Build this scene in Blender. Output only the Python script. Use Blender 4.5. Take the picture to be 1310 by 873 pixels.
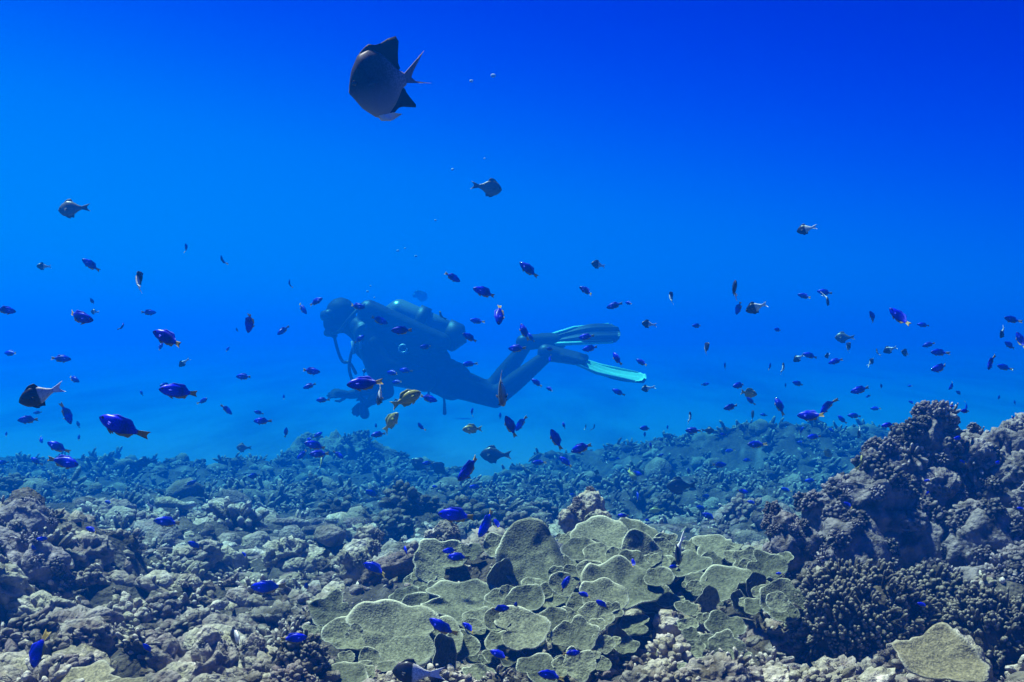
import bpy, bmesh, math, random
import numpy as np
from mathutils import Vector, Matrix, Quaternion

random.seed(7)
RNG = np.random.default_rng(11)
for o in list(bpy.data.objects):
    bpy.data.objects.remove(o)
SC = bpy.context.scene
COL = SC.collection
R = math.radians

# ------------------------------------------------------------------ camera
F = 1680.0            # focal length in pixels of the 1310 x 873 photograph
ZC = 0.65             # height of the camera above the sand
cam = bpy.data.cameras.new('camera')
cam.sensor_width = 36.0
cam.lens = 36.0 * F / 1310.0
cam.clip_start = 0.05
cam.clip_end = 400.0
camo = bpy.data.objects.new('camera', cam)
COL.objects.link(camo)
camo.location = (0, 0, ZC)
camo.rotation_euler = (R(90), 0, 0)
SC.camera = camo

# ------------------------------------------------------------------ world: open blue water seen in every direction
W = bpy.data.worlds.new('World')
SC.world = W
W.use_nodes = True
nt = W.node_tree
nt.nodes.clear()
wo = nt.nodes.new('ShaderNodeOutputWorld')
bg = nt.nodes.new('ShaderNodeBackground')
tc = nt.nodes.new('ShaderNodeTexCoord')
sep = nt.nodes.new('ShaderNodeSeparateXYZ')
ramp = nt.nodes.new('ShaderNodeValToRGB')
mp = nt.nodes.new('ShaderNodeMath'); mp.operation = 'MULTIPLY_ADD'
mx = nt.nodes.new('ShaderNodeMath'); mx.operation = 'MULTIPLY_ADD'
nt.links.new(tc.outputs['Generated'], sep.inputs[0])
mp.inputs[1].default_value = 0.5; mp.inputs[2].default_value = 0.5
nt.links.new(sep.outputs['Z'], mp.inputs[0])
# the water is brightest towards the sun side (left, -X) and deeper away from it
mx.inputs[1].default_value = 0.10
nt.links.new(sep.outputs['X'], mx.inputs[0])
nt.links.new(mp.outputs[0], mx.inputs[2])
nt.links.new(mx.outputs[0], ramp.inputs[0])
cr = ramp.color_ramp
cr.interpolation = 'B_SPLINE'
cr.elements[0].position = 0.0;  cr.elements[0].color = (0.0, 0.10, 0.40, 1)
cr.elements[1].position = 1.0;  cr.elements[1].color = (0.0, 0.004, 0.14, 1)
for p, c in ((0.40, (0.0, 0.20, 0.56, 1)), (0.50, (0.0, 0.20, 0.61, 1)), (0.555, (0.0, 0.13, 0.62, 1)), (0.59, (0.0, 0.048, 0.60, 1)),
             (0.625, (0.0, 0.016, 0.53, 1)), (0.66, (0.0, 0.006, 0.42, 1)), (0.76, (0.0, 0.004, 0.26, 1))):
    e = cr.elements.new(p); e.color = c
nt.links.new(ramp.outputs[0], bg.inputs[0])
bg.inputs[1].default_value = 0.50
nt.links.new(bg.outputs[0], wo.inputs[0])

# ------------------------------------------------------------------ sun
sl = bpy.data.lights.new('sun', 'SUN')
sl.energy = 5.0
sl.angle = R(5)
sl.color = (1.0, 0.70, 0.62)
so = bpy.data.objects.new('sun', sl)
COL.objects.link(so)
so.rotation_mode = 'QUATERNION'
so.rotation_quaternion = Vector((0.38, -0.22, -1.0)).to_track_quat('-Z', 'Y')

# ------------------------------------------------------------------ render / exposure
SC.view_settings.view_transform = 'Standard'
SC.view_settings.look = 'None'
SC.view_settings.gamma = 1.0
SC.view_settings.exposure = 1.55
SC.view_settings.use_curve_mapping = False
SC.render.engine = 'CYCLES'
cy = SC.cycles
cy.use_denoising = True
try: cy.denoiser = 'OPENIMAGEDENOISE'
except Exception: pass
cy.max_bounces = 5; cy.diffuse_bounces = 2; cy.glossy_bounces = 2; cy.transmission_bounces = 4
cy.volume_bounces = 1; cy.transparent_max_bounces = 8
cy.caustics_reflective = False; cy.caustics_refractive = False
HAZE_D = 0.33

# ================================================================== helpers
def px(u, v, Y):
    """a point seen at pixel (u, v) of the photograph, Y metres in front of the camera"""
    return Vector(((u - 655.0) / F * Y, Y, ZC - (v - 436.5) / F * Y))

def _hash(ix, iy, iz, k):
    h = (ix * 374761393 + iy * 668265263 + iz * 2147483647 + k * 1274126177) & 0xffffffff
    h = ((h ^ (h >> 13)) * 1274126177) & 0xffffffff
    h = ((h ^ (h >> 16)) * 2246822519) & 0xffffffff
    return ((h ^ (h >> 15)) & 0xffffff) / float(0xffffff)

def vnoise(P, k=0):
    """smooth value noise in -1..1 of an (n,3) array"""
    I = np.floor(P).astype(np.int64); f = P - I
    f = f * f * f * (f * (f * 6 - 15) + 10)
    out = 0
    for dx in (0, 1):
        wx = f[:, 0] if dx else 1 - f[:, 0]
        for dy in (0, 1):
            wy = f[:, 1] if dy else 1 - f[:, 1]
            for dz in (0, 1):
                wz = f[:, 2] if dz else 1 - f[:, 2]
                out = out + wx * wy * wz * _hash(I[:, 0] + dx, I[:, 1] + dy, I[:, 2] + dz, k)
    return out * 2 - 1

def fbm(P, oct=4, k=0, gain=0.5):
    a, s, t = 1.0, 0, 0
    for i in range(oct):
        s = s + a * vnoise(P * (2.03 ** i) + 17.3 * i, k + i); t += a; a *= gain
    return s / t

def worley(P, k=0):
    """distance to the nearest of jittered cell points"""
    I = np.floor(P).astype(np.int64); best = np.full(len(P), 9.0)
    for dx in (-1, 0, 1):
        for dy in (-1, 0, 1):
            for dz in (-1, 0, 1):
                c = I + np.array((dx, dy, dz))
                q = np.stack([c[:, j] + _hash(c[:, 0], c[:, 1], c[:, 2], k * 7 + j + 1) for j in range(3)], 1)
                best = np.minimum(best, ((q - P) ** 2).sum(1))
    return np.sqrt(best)

def knobs(P, k=0):
    d = worley(P, k)
    return np.sqrt(np.maximum(0, 1 - (d / 0.85) ** 2))

def mesh_np(name, V, Fs, smooth=True):
    """mesh from an (n,3) array and a list/array of faces of one size, or a list of such arrays"""
    me = bpy.data.meshes.new(name)
    if isinstance(Fs, np.ndarray): Fs = [Fs]
    V = np.asarray(V, np.float32)
    tot = sum(f.size for f in Fs); n = sum(len(f) for f in Fs)
    me.vertices.add(len(V)); me.vertices.foreach_set('co', V.ravel())
    me.loops.add(tot); me.polygons.add(n)
    li = np.concatenate([f.ravel() for f in Fs]).astype(np.int32)
    ls = []; st = 0
    for f in Fs:
        k = f.shape[1]; ls.append(st + np.arange(len(f)) * k); st += f.size
    me.loops.foreach_set('vertex_index', li)
    me.polygons.foreach_set('loop_start', np.concatenate(ls).astype(np.int32))
    me.update(calc_edges=True); me.validate()
    if smooth:
        me.polygons.foreach_set('use_smooth', np.ones(len(me.polygons), bool))
    return me

def attr(me, name, vals):
    a = me.attributes.new(name, 'FLOAT', 'POINT'); a.data.foreach_set('value', np.asarray(vals, np.float32))

def link(name, me, parent=None, mat=None, loc=None):
    o = bpy.data.objects.new(name, me); COL.objects.link(o)
    if mat is not None and me is not None and not me.materials: me.materials.append(mat)
    if parent is not None: o.parent = parent
    if loc is not None: o.location = loc
    return o

def tag(o, label=None, cat=None, group=None, kind=None):
    if label: o['label'] = label
    if cat: o['category'] = cat
    if group: o['group'] = group
    if kind: o['kind'] = kind
    return o

def empty(name, loc):
    o = bpy.data.objects.new(name, None); COL.objects.link(o); o.location = loc
    o.empty_display_size = 0.05
    return o

def set_world(o, M):
    """place a part that has its parent already by its world matrix"""
    if o.parent is not None:
        p = o.parent
        pm = Matrix.LocRotScale(p.location, p.rotation_euler if p.rotation_mode != 'QUATERNION' else p.rotation_quaternion, p.scale)
        M = pm.inverted() @ M
    l, r, s = M.decompose()
    o.location = l; o.rotation_mode = 'QUATERNION'; o.rotation_quaternion = r; o.scale = s

_ico = {}
def ico(n):
    if n not in _ico:
        bm = bmesh.new(); bmesh.ops.create_icosphere(bm, subdivisions=n, radius=1.0)
        V = np.array([v.co[:] for v in bm.verts]); T = np.array([[v.index for v in f.verts] for f in bm.faces]); bm.free()
        _ico[n] = (V, T)
    return _ico[n][0].copy(), _ico[n][1].copy()

def join(parts):
    vs, ts, n = [], [], 0
    for V, T in parts:
        vs.append(V); ts.append(T + n); n += len(V)
    return np.concatenate(vs), np.concatenate(ts)

def tube(path, radii, seg=6, cap=True):
    """tapered tube with rounded end, triangles"""
    P = np.array(path, float); n = len(P); V = []; T = []
    up = Vector((0.13, 0.31, 0.94))
    for i in range(n):
        d = Vector(P[min(i + 1, n - 1)] - P[max(i - 1, 0)]).normalized()
        a = d.cross(up)
        if a.length < 1e-3: a = d.cross(Vector((1, 0, 0)))
        a.normalize(); b = d.cross(a)
        for j in range(seg):
            t = 2 * math.pi * j / seg
            V.append(Vector(P[i]) + (a * math.cos(t) + b * math.sin(t)) * radii[i])
    for i in range(n - 1):
        for j in range(seg):
            k = (j + 1) % seg
            a, b, c, d = i * seg + j, i * seg + k, (i + 1) * seg + k, (i + 1) * seg + j
            T += [(a, b, c), (a, c, d)]
    if cap:
        for i, s in ((0, -1), (n - 1, 1)):
            d = Vector(P[min(i + 1, n - 1)] - P[max(i - 1, 0)]).normalized()
            V.append(Vector(P[i]) + d * s * radii[i] * 0.6); c = len(V) - 1
            for j in range(seg):
                k = (j + 1) % seg
                T.append((i * seg + k, i * seg + j, c) if s < 0 else (i * seg + j, i * seg + k, c))
    return np.array([tuple(v) for v in V]), np.array(T)

# ================================================================== materials
def new_mat(name):
    m = bpy.data.materials.new(name); m.use_nodes = True
    nt = m.node_tree; b = nt.nodes['Principled BSDF']
    b.inputs['Roughness'].default_value = 0.75
    b.inputs['Specular IOR Level'].default_value = 0.2
    return m, nt, b

def N(nt, t, **kw):
    n = nt.nodes.new(t)
    for k, v in kw.items(): setattr(n, k, v)
    return n

def plain(name, col, rough=0.6, spec=0.3, metal=0.0, var=0.0, scale=30):
    m, nt, b = new_mat(name)
    b.inputs['Roughness'].default_value = rough; b.inputs['Specular IOR Level'].default_value = spec
    b.inputs['Metallic'].default_value = metal
    no = N(nt, 'ShaderNodeTexNoise'); no.inputs['Scale'].default_value = scale; no.inputs['Detail'].default_value = 3
    tcn = N(nt, 'ShaderNodeTexCoord'); nt.links.new(tcn.outputs['Object'], no.inputs['Vector'])
    r = N(nt, 'ShaderNodeValToRGB')
    r.color_ramp.elements[0].position = 0.3; r.color_ramp.elements[1].position = 0.7
    r.color_ramp.elements[0].color = tuple(c * (1 - var) for c in col) + (1,)
    r.color_ramp.elements[1].color = tuple(min(1, c * (1 + var)) for c in col) + (1,)
    nt.links.new(no.outputs['Fac'], r.inputs[0]); nt.links.new(r.outputs[0], b.inputs['Base Color'])
    return m

def coral_mat(name, cols, scale=1.0, rnd='Object', bump=0.8, tip=None, fine=1.0):
    """knobbly reef surface: large patches of colour, speckle of encrusting growth, pitted relief"""
    m, nt, b = new_mat(name)
    L = nt.links.new
    geo = N(nt, 'ShaderNodeNewGeometry')
    n1 = N(nt, 'ShaderNodeTexNoise'); n1.inputs['Scale'].default_value = 14 * scale; n1.inputs['Detail'].default_value = 5; n1.inputs['Roughness'].default_value = 0.65
    n2 = N(nt, 'ShaderNodeTexNoise'); n2.inputs['Scale'].default_value = 75 * scale; n2.inputs['Detail'].default_value = 4; n2.inputs['Roughness'].default_value = 0.7
    vo = N(nt, 'ShaderNodeTexVoronoi'); vo.inputs['Scale'].default_value = 130 * scale
    for t in (n1, n2, vo): L(geo.outputs['Position'], t.inputs['Vector'])
    oi = N(nt, 'ShaderNodeObjectInfo')
    rand = oi.outputs['Random'] if rnd == 'Object' else geo.outputs['Random Per Island']
    # patch value = noise + random of the piece
    a = N(nt, 'ShaderNodeMath', operation='MULTIPLY_ADD'); a.inputs[1].default_value = 0.5
    s = N(nt, 'ShaderNodeMath', operation='MULTIPLY_ADD'); s.inputs[1].default_value = 0.9; s.inputs[2].default_value = -0.2
    L(n1.outputs['Fac'], s.inputs[0]); L(rand, a.inputs[0]); L(s.outputs[0], a.inputs[2])
    r = N(nt, 'ShaderNodeValToRGB'); e = r.color_ramp.elements
    e[0].position = 0.12; e[0].color = cols[0] + (1,); e[1].position = 0.88; e[1].color = cols[-1] + (1,)
    for i, c in enumerate(cols[1:-1]):
        x = e.new(0.12 + 0.76 * (i + 1) / (len(cols) - 1)); x.color = c + (1,)
    L(a.outputs[0], r.inputs[0])
    sp = N(nt, 'ShaderNodeMapRange'); sp.inputs[1].default_value = 0.35; sp.inputs[2].default_value = 0.68
    sp.inputs[3].default_value = 0.45; sp.inputs[4].default_value = 1.45
    L(n2.outputs['Fac'], sp.inputs[0])
    mul = N(nt, 'ShaderNodeMix', data_type='RGBA', blend_type='MULTIPLY'); mul.inputs['Factor'].default_value = 1.0
    L(r.outputs[0], mul.inputs['A'])
    cmb = N(nt, 'ShaderNodeCombineColor')
    for k in range(3): L(sp.outputs[0], cmb.inputs[k])
    L(cmb.outputs[0], mul.inputs['B'])
    out = mul.outputs['Result']
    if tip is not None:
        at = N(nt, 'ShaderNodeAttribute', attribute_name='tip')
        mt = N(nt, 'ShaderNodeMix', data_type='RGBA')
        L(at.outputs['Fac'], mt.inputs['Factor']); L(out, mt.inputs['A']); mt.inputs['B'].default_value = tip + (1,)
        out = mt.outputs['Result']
    L(out, b.inputs['Base Color'])
    bp = N(nt, 'ShaderNodeBump'); bp.inputs['Strength'].default_value = bump; bp.inputs['Distance'].default_value = 0.010 / scale * fine
    ad = N(nt, 'ShaderNodeMath', operation='MULTIPLY_ADD'); ad.inputs[1].default_value = -0.5
    L(vo.outputs['Distance'], ad.inputs[0]); L(n2.outputs['Fac'], ad.inputs[2])
    L(ad.outputs[0], bp.inputs['Height']); L(bp.outputs[0], b.inputs['Normal'])
    b.inputs['Roughness'].default_value = 0.85
    return m

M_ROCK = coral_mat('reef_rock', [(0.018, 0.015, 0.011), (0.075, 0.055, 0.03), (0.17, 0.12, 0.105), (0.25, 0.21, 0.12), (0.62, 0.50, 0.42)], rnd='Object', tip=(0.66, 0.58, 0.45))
M_GROUND = coral_mat('reef_ground', [(0.012, 0.012, 0.009), (0.04, 0.033, 0.02), (0.10, 0.08, 0.055), (0.26, 0.21, 0.165)], rnd='Object', tip=(0.22, 0.20, 0.17))  # dark algae ground; crevice shade between the lumps is put into it too
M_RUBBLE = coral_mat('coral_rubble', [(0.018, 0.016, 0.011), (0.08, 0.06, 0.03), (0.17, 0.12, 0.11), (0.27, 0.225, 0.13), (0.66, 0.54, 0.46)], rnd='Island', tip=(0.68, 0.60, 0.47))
M_FAR = coral_mat('dark_far_coral', [(0.012, 0.012, 0.009), (0.04, 0.036, 0.02), (0.085, 0.075, 0.045), (0.20, 0.18, 0.13)], rnd='Island', tip=(0.42, 0.40, 0.30))  # darker colours than the near rubble, for the far reef
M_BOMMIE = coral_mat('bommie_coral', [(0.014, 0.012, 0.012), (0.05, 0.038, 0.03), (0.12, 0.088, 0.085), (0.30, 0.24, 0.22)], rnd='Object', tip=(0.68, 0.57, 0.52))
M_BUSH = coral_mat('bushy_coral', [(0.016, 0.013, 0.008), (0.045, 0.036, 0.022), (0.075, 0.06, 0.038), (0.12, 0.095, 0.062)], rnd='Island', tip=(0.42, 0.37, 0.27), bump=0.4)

def sand_mat():
    m, nt, b = new_mat('sand'); L = nt.links.new
    geo = N(nt, 'ShaderNodeNewGeometry')
    n1 = N(nt, 'ShaderNodeTexNoise'); n1.inputs['Scale'].default_value = 0.55; n1.inputs['Detail'].default_value = 6; n1.inputs['Roughness'].default_value = 0.62
    n2 = N(nt, 'ShaderNodeTexNoise'); n2.inputs['Scale'].default_value = 9; n2.inputs['Detail'].default_value = 4
    mpg = N(nt, 'ShaderNodeMapping'); mpg.inputs['Scale'].default_value = (1.0, 0.22, 1.0); L(geo.outputs['Position'], mpg.inputs['Vector'])
    L(mpg.outputs[0], n1.inputs['Vector']); L(geo.outputs['Position'], n2.inputs['Vector'])
    r = N(nt, 'ShaderNodeValToRGB'); e = r.color_ramp.elements
    e[0].position = 0.34; e[0].color = (0.10, 0.085, 0.085, 1); e[1].position = 0.56; e[1].color = (0.24, 0.20, 0.22, 1)
    L(n1.outputs['Fac'], r.inputs[0]); L(r.outputs[0], b.inputs['Base Color'])
    bp = N(nt, 'ShaderNodeBump'); bp.inputs['Strength'].default_value = 0.4; bp.inputs['Distance'].default_value = 0.05
    L(n2.outputs['Fac'], bp.inputs['Height']); L(bp.outputs[0], b.inputs['Normal'])
    b.inputs['Roughness'].default_value = 0.95
    return m
M_SAND = sand_mat()

def plate_mat(name, c0, c1, rim):
    m, nt, b = new_mat(name); L = nt.links.new
    geo = N(nt, 'ShaderNodeNewGeometry'); oi = N(nt, 'ShaderNodeObjectInfo')
    n1 = N(nt, 'ShaderNodeTexNoise'); n1.inputs['Scale'].default_value = 26; n1.inputs['Detail'].default_value = 7; n1.inputs['Roughness'].default_value = 0.7
    n2 = N(nt, 'ShaderNodeTexNoise'); n2.inputs['Scale'].default_value = 230; n2.inputs['Detail'].default_value = 4; n2.inputs['Roughness'].default_value = 0.7
    mus = N(nt, 'ShaderNodeTexVoronoi', feature='DISTANCE_TO_EDGE'); mus.inputs['Scale'].default_value = 240
    for t in (n1, n2, mus): L(geo.outputs['Position'], t.inputs['Vector'])
    ra = N(nt, 'ShaderNodeMath', operation='MULTIPLY_ADD'); ra.inputs[1].default_value = 0.5; 
    L(oi.outputs['Random'], ra.inputs[0]); L(n1.outputs['Fac'], ra.inputs[2])
    r = N(nt, 'ShaderNodeValToRGB'); e = r.color_ramp.elements
    e[0].position = 0.40; e[0].color = c0 + (1,); e[1].position = 0.95; e[1].color = c1 + (1,)
    L(ra.outputs[0], r.inputs[0])
    sp = N(nt, 'ShaderNodeMapRange'); sp.inputs[1].default_value = 0.36; sp.inputs[2].default_value = 0.66
    sp.inputs[3].default_value = 0.45; sp.inputs[4].default_value = 1.5
    L(n2.outputs['Fac'], sp.inputs[0])
    cmb = N(nt, 'ShaderNodeCombineColor')
    for k in range(3): L(sp.outputs[0], cmb.inputs[k])
    mul = N(nt, 'ShaderNodeMix', data_type='RGBA', blend_type='MULTIPLY'); mul.inputs['Factor'].default_value = 1.0
    L(r.outputs[0], mul.inputs['A']); L(cmb.outputs[0], mul.inputs['B'])
    at = N(nt, 'ShaderNodeAttribute', attribute_name='rim')
    mt = N(nt, 'ShaderNodeMix', data_type='RGBA'); L(at.outputs['Fac'], mt.inputs['Factor'])
    L(mul.outputs['Result'], mt.inputs['A']); mt.inputs['B'].default_value = rim + (1,)
    L(mt.outputs['Result'], b.inputs['Base Color'])
    ad = N(nt, 'ShaderNodeMath', operation='ADD'); L(n2.outputs['Fac'], ad.inputs[0])
    m2 = N(nt, 'ShaderNodeMath', operation='MULTIPLY'); m2.inputs[1].default_value = 1.2; L(mus.outputs[0], m2.inputs[0]); L(m2.outputs[0], ad.inputs[1])
    bp = N(nt, 'ShaderNodeBump'); bp.inputs['Strength'].default_value = 0.55; bp.inputs['Distance'].default_value = 0.0025
    L(ad.outputs[0], bp.inputs['Height']); L(bp.outputs[0], b.inputs['Normal'])
    b.inputs['Roughness'].default_value = 0.8
    return m
M_PLATE = plate_mat('plate_coral', (0.055, 0.060, 0.030), (0.170, 0.172, 0.098), (0.60, 0.60, 0.42))
M_PLATE_Y = plate_mat('ochre_plate_coral', (0.12, 0.10, 0.05), (0.26, 0.22, 0.12), (0.46, 0.42, 0.30))

def body_mat(name, stops, spec=0.5, rough=0.35, scale=26, belly=None):
    """fish skin: bands of colour along the body (local X, nose at +0.5), faint scale mottling"""
    m, nt, b = new_mat(name); L = nt.links.new
    tcn = N(nt, 'ShaderNodeTexCoord'); se = N(nt, 'ShaderNodeSeparateXYZ'); L(tcn.outputs['Object'], se.inputs[0])
    no = N(nt, 'ShaderNodeTexNoise'); no.inputs['Scale'].default_value = scale; no.inputs['Detail'].default_value = 3
    L(tcn.outputs['Object'], no.inputs['Vector'])
    ad = N(nt, 'ShaderNodeMath', operation='MULTIPLY_ADD'); ad.inputs[1].default_value = 0.05
    L(no.outputs['Fac'], ad.inputs[0]); L(se.outputs['X'], ad.inputs[2])
    of = N(nt, 'ShaderNodeMath', operation='ADD'); of.inputs[1].default_value = 0.475; L(ad.outputs[0], of.inputs[0])
    r = N(nt, 'ShaderNodeValToRGB'); e = r.color_ramp.elements
    e[0].position = stops[0][0]; e[0].color = stops[0][1] + (1,)
    e[1].position = stops[-1][0]; e[1].color = stops[-1][1] + (1,)
    for p, c in stops[1:-1]:
        x = e.new(p); x.color = c + (1,)
    L(of.outputs[0], r.inputs[0]); out = r.outputs[0]
    vo = N(nt, 'ShaderNodeTexVoronoi'); vo.inputs['Scale'].default_value = 42; L(tcn.outputs['Object'], vo.inputs['Vector'])
    sr = N(nt, 'ShaderNodeMapRange'); sr.inputs[2].default_value = 0.7; sr.inputs[3].default_value = 1.3; sr.inputs[4].default_value = 0.55
    L(vo.outputs['Distance'], sr.inputs[0])
    cmb = N(nt, 'ShaderNodeCombineColor')
    for k in range(3): L(sr.outputs[0], cmb.inputs[k])
    mul = N(nt, 'ShaderNodeMix', data_type='RGBA', blend_type='MULTIPLY'); mul.inputs['Factor'].default_value = 1.0
    L(out, mul.inputs['A']); L(cmb.outputs[0], mul.inputs['B']); out = mul.outputs['Result']
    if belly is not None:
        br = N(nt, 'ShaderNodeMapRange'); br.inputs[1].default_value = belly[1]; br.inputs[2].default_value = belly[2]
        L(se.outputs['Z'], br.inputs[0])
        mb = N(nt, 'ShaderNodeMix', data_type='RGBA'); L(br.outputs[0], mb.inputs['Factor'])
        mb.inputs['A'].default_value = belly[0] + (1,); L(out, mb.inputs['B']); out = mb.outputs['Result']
    oi = N(nt, 'ShaderNodeObjectInfo'); orr = N(nt, 'ShaderNodeMapRange'); orr.inputs[3].default_value = 0.5; orr.inputs[4].default_value = 1.05
    L(oi.outputs['Random'], orr.inputs[0]); cm2 = N(nt, 'ShaderNodeCombineColor')
    for k in range(3): L(orr.outputs[0], cm2.inputs[k])
    mu2 = N(nt, 'ShaderNodeMix', data_type='RGBA', blend_type='MULTIPLY'); mu2.inputs['Factor'].default_value = 1.0 if name.startswith('blue') else 0.3
    L(out, mu2.inputs['A']); L(cm2.outputs[0], mu2.inputs['B']); out = mu2.outputs['Result']
    L(out, b.inputs['Base Color'])
    b.inputs['Roughness'].default_value = rough; b.inputs['Specular IOR Level'].default_value = spec
    return m

BL = (0.003, 0.007, 0.97)
FM = {
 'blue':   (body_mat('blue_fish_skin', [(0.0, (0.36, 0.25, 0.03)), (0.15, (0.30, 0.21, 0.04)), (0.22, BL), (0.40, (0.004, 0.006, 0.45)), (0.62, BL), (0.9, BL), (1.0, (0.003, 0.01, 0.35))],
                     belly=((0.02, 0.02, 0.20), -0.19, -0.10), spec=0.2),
            plain('yellow_fin', (0.34, 0.23, 0.03), var=0.2), plain('blue_fin', (0.004, 0.02, 0.6), var=0.2)),
 'bicolor': (body_mat('black_and_white_skin', [(0.0, (0.95, 0.92, 0.84)), (0.54, (0.95, 0.90, 0.76)), (0.57, (0.012, 0.012, 0.018)), (1.0, (0.02, 0.015, 0.012))]),
            plain('white_fin', (0.92, 0.88, 0.78), var=0.1), plain('black_fin', (0.012, 0.012, 0.02), var=0.2)),
 'grey':   (body_mat('grey_fish_skin', [(0.0, (0.16, 0.16, 0.15)), (0.5, (0.20, 0.20, 0.16)), (1.0, (0.14, 0.15, 0.13))]),
            plain('grey_fin', (0.09, 0.10, 0.10), var=0.2), plain('grey_fin_dark', (0.07, 0.075, 0.08), var=0.2)),
 'dark':   (body_mat('dark_fish_skin', [(0.0, (0.02, 0.025, 0.03)), (1.0, (0.035, 0.04, 0.045))]),
            plain('dark_fin', (0.02, 0.022, 0.03), var=0.2), None),
 'yellow': (body_mat('yellow_fish_skin', [(0.0, (0.55, 0.50, 0.05)), (0.6, (0.50, 0.46, 0.06)), (1.0, (0.35, 0.36, 0.10))]),
            plain('lemon_fin', (0.55, 0.50, 0.08), var=0.2), plain('olive_fin', (0.25, 0.28, 0.05), var=0.2)),
 'sergeant': (body_mat('slate_fish_skin', [(0.0, (0.50, 0.43, 0.48)), (0.36, (0.40, 0.35, 0.39)), (0.55, (0.10, 0.095, 0.12)), (0.8, (0.022, 0.024, 0.045)), (1.0, (0.05, 0.045, 0.05))],
                       belly=((0.42, 0.38, 0.36), -0.42, 0.05), spec=0.25, rough=0.5),  # pale rear and belly; reflected light on the underside is put into their colour
            plain('slate_fin', (0.22, 0.20, 0.20), var=0.2), plain('black_edge_fin', (0.012, 0.013, 0.02), var=0.2)),
}
FM['dark'] = (FM['dark'][0], FM['dark'][1], FM['dark'][1])
M_EYE = plain('fish_eye', (0.01, 0.01, 0.012), rough=0.08, spec=0.8)
M_WFIN = plain('pale_fin', (0.82, 0.80, 0.76), var=0.05)
M_PINK = plain('pink_fin', (0.09, 0.075, 0.08), var=0.1)

# ================================================================== terrain heights
CP = []   # control points of the reef surface: (x, y, z)
def cp(u, v, Y):
    if Y > 3.4: Y = 3.4 + (Y - 3.4) * 1.7     # the far reef stretches back
    p = px(u, v, Y); CP.append((p.x, p.y, p.z))
for u in range(-500, 1900, 110):
    cp(u, 1250, 0.75); cp(u, 1000, 1.1)
for u in (-420, -300, -180):
    for Y, v in ((1.5, 850), (2.0, 720), (2.3, 680), (3, 690), (4, 655), (5.5, 615), (7, 592)): cp(u, v, Y)
for u in (0, 40): 
    for Y, v in ((1.5, 880), (1.75, 800), (2.0, 720), (2.2, 662), (2.5, 690), (3.2, 690), (4, 655), (5.5, 612), (7, 588)): cp(u, v, Y)
for u in (110, 200, 290):
    for Y, v in ((1.5, 885), (1.9, 812), (2.4, 752), (3, 705), (4, 658), (5.5, 618), (7, 592)): cp(u, v, Y)
for u in (380, 460):
    for Y, v in ((1.4, 895), (1.7, 830), (2.0, 775), (2.3, 740), (2.8, 725), (3.4, 690), (4.4, 650), (5.5, 622), (7, 598)): cp(u, v, Y)
for u in (550, 650, 750, 850):
    for Y, v in ((1.4, 905), (1.6, 848), (1.8, 785), (2.0, 738), (2.15, 712), (2.5, 740), (3.2, 715), (4.2, 662), (5.5, 626), (7, 602)): cp(u, v, Y)
for u in (930, 1000):
    for Y, v in ((1.4, 910), (1.6, 860), (1.8, 800), (2.0, 740), (2.4, 745), (3.2, 712), (4.2, 655), (5.2, 610), (6.0, 570), (7, 585)): cp(u, v, Y)
for u in (1080, 1180, 1290, 1400, 1600, 1800):
    for Y, v in ((1.4, 920), (1.6, 868), (1.8, 815), (2.0, 760), (2.3, 700), (2.7, 700), (3.4, 690), (4.4, 640), (5.4, 590), (6.2, 560), (7.2, 580)): cp(u, v, Y)
CP = np.array(CP)
BUMPS = [px(430, 640, 8.2)[:2] + (0.42, 0.05), px(360, 640, 7.4)[:2] + (0.35, 0.05), px(960, 600, 7.4)[:2] + (0.35, 0.10), px(1060, 600, 7.6)[:2] + (0.5, 0.10),
         px(180, 640, 7.0)[:2] + (0.5, 0.07), px(760, 640, 6.2)[:2] + (0.4, 0.06)]

def reef_h(x, y, detail=True):
    x = np.asarray(x, float); y = np.asarray(y, float); sh = x.shape; x = x.ravel(); y = y.ravel()
    num = np.zeros_like(x); den = np.zeros_like(x)
    yy = np.maximum(y, 0.5)
    for cx, cy_, cz in CP:
        # distances relative to depth, so that far points reach further
        d2 = ((x - cx) ** 2 + ((y - cy_) * 1.3) ** 2) / (0.10 * (0.6 + 0.25 * (yy + cy_))) ** 2
        w = 1.0 / (d2 + 0.35) ** 2.2
        num += w * cz; den += w
    h = num / den
    for bx, by, br, bh in BUMPS:
        h += bh * np.exp(-((x - bx) ** 2 + (y - by) ** 2) / br ** 2)
    P = np.stack([x, y, np.zeros_like(x)], 1)
    if detail:
        h = h - 0.035 + 0.05 * fbm(P * 4.0, 3, 3) * np.clip(y / 2.2, 0.4, 1.6) + 0.040 * fbm(P * 13.0, 4, 5) + 0.020 * knobs(P * 20, 2) + 0.011 * knobs(P * 47, 6)
    # the reef ends in sand: sink it under beyond an uneven edge
    edge = 9.7 + 1.2 * fbm(P * 0.7, 3, 9) - 1.6 * np.exp(-((x + 0.1) / 0.75) ** 2)
    h = h - np.clip((y - edge) / 0.9, 0, 1) * 1.6
    return h.reshape(sh)

def spaced(a, fine, growth, far):
    out = [a]; d = fine
    while out[-1] < far: out.append(out[-1] + d); d *= growth
    return np.array(out)
xs = spaced(0, 0.011, 1.0125, 12.0); xs = np.concatenate([-xs[:0:-1], xs])
ys = np.concatenate([np.linspace(-2.5, 1.15, 26)[:-1], spaced(1.15, 0.011, 1.0085, 12.6)])
X, Y = np.meshgrid(xs, ys)
Z = reef_h(X, Y)
nx, ny = len(xs), len(ys)
idx = np.arange(nx * ny).reshape(ny, nx)
Q = np.stack([idx[:-1, :-1], idx[:-1, 1:], idx[1:, 1:], idx[1:, :-1]], -1).reshape(-1, 4)
V = np.stack([X, Y, Z], -1).reshape(-1, 3)
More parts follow.
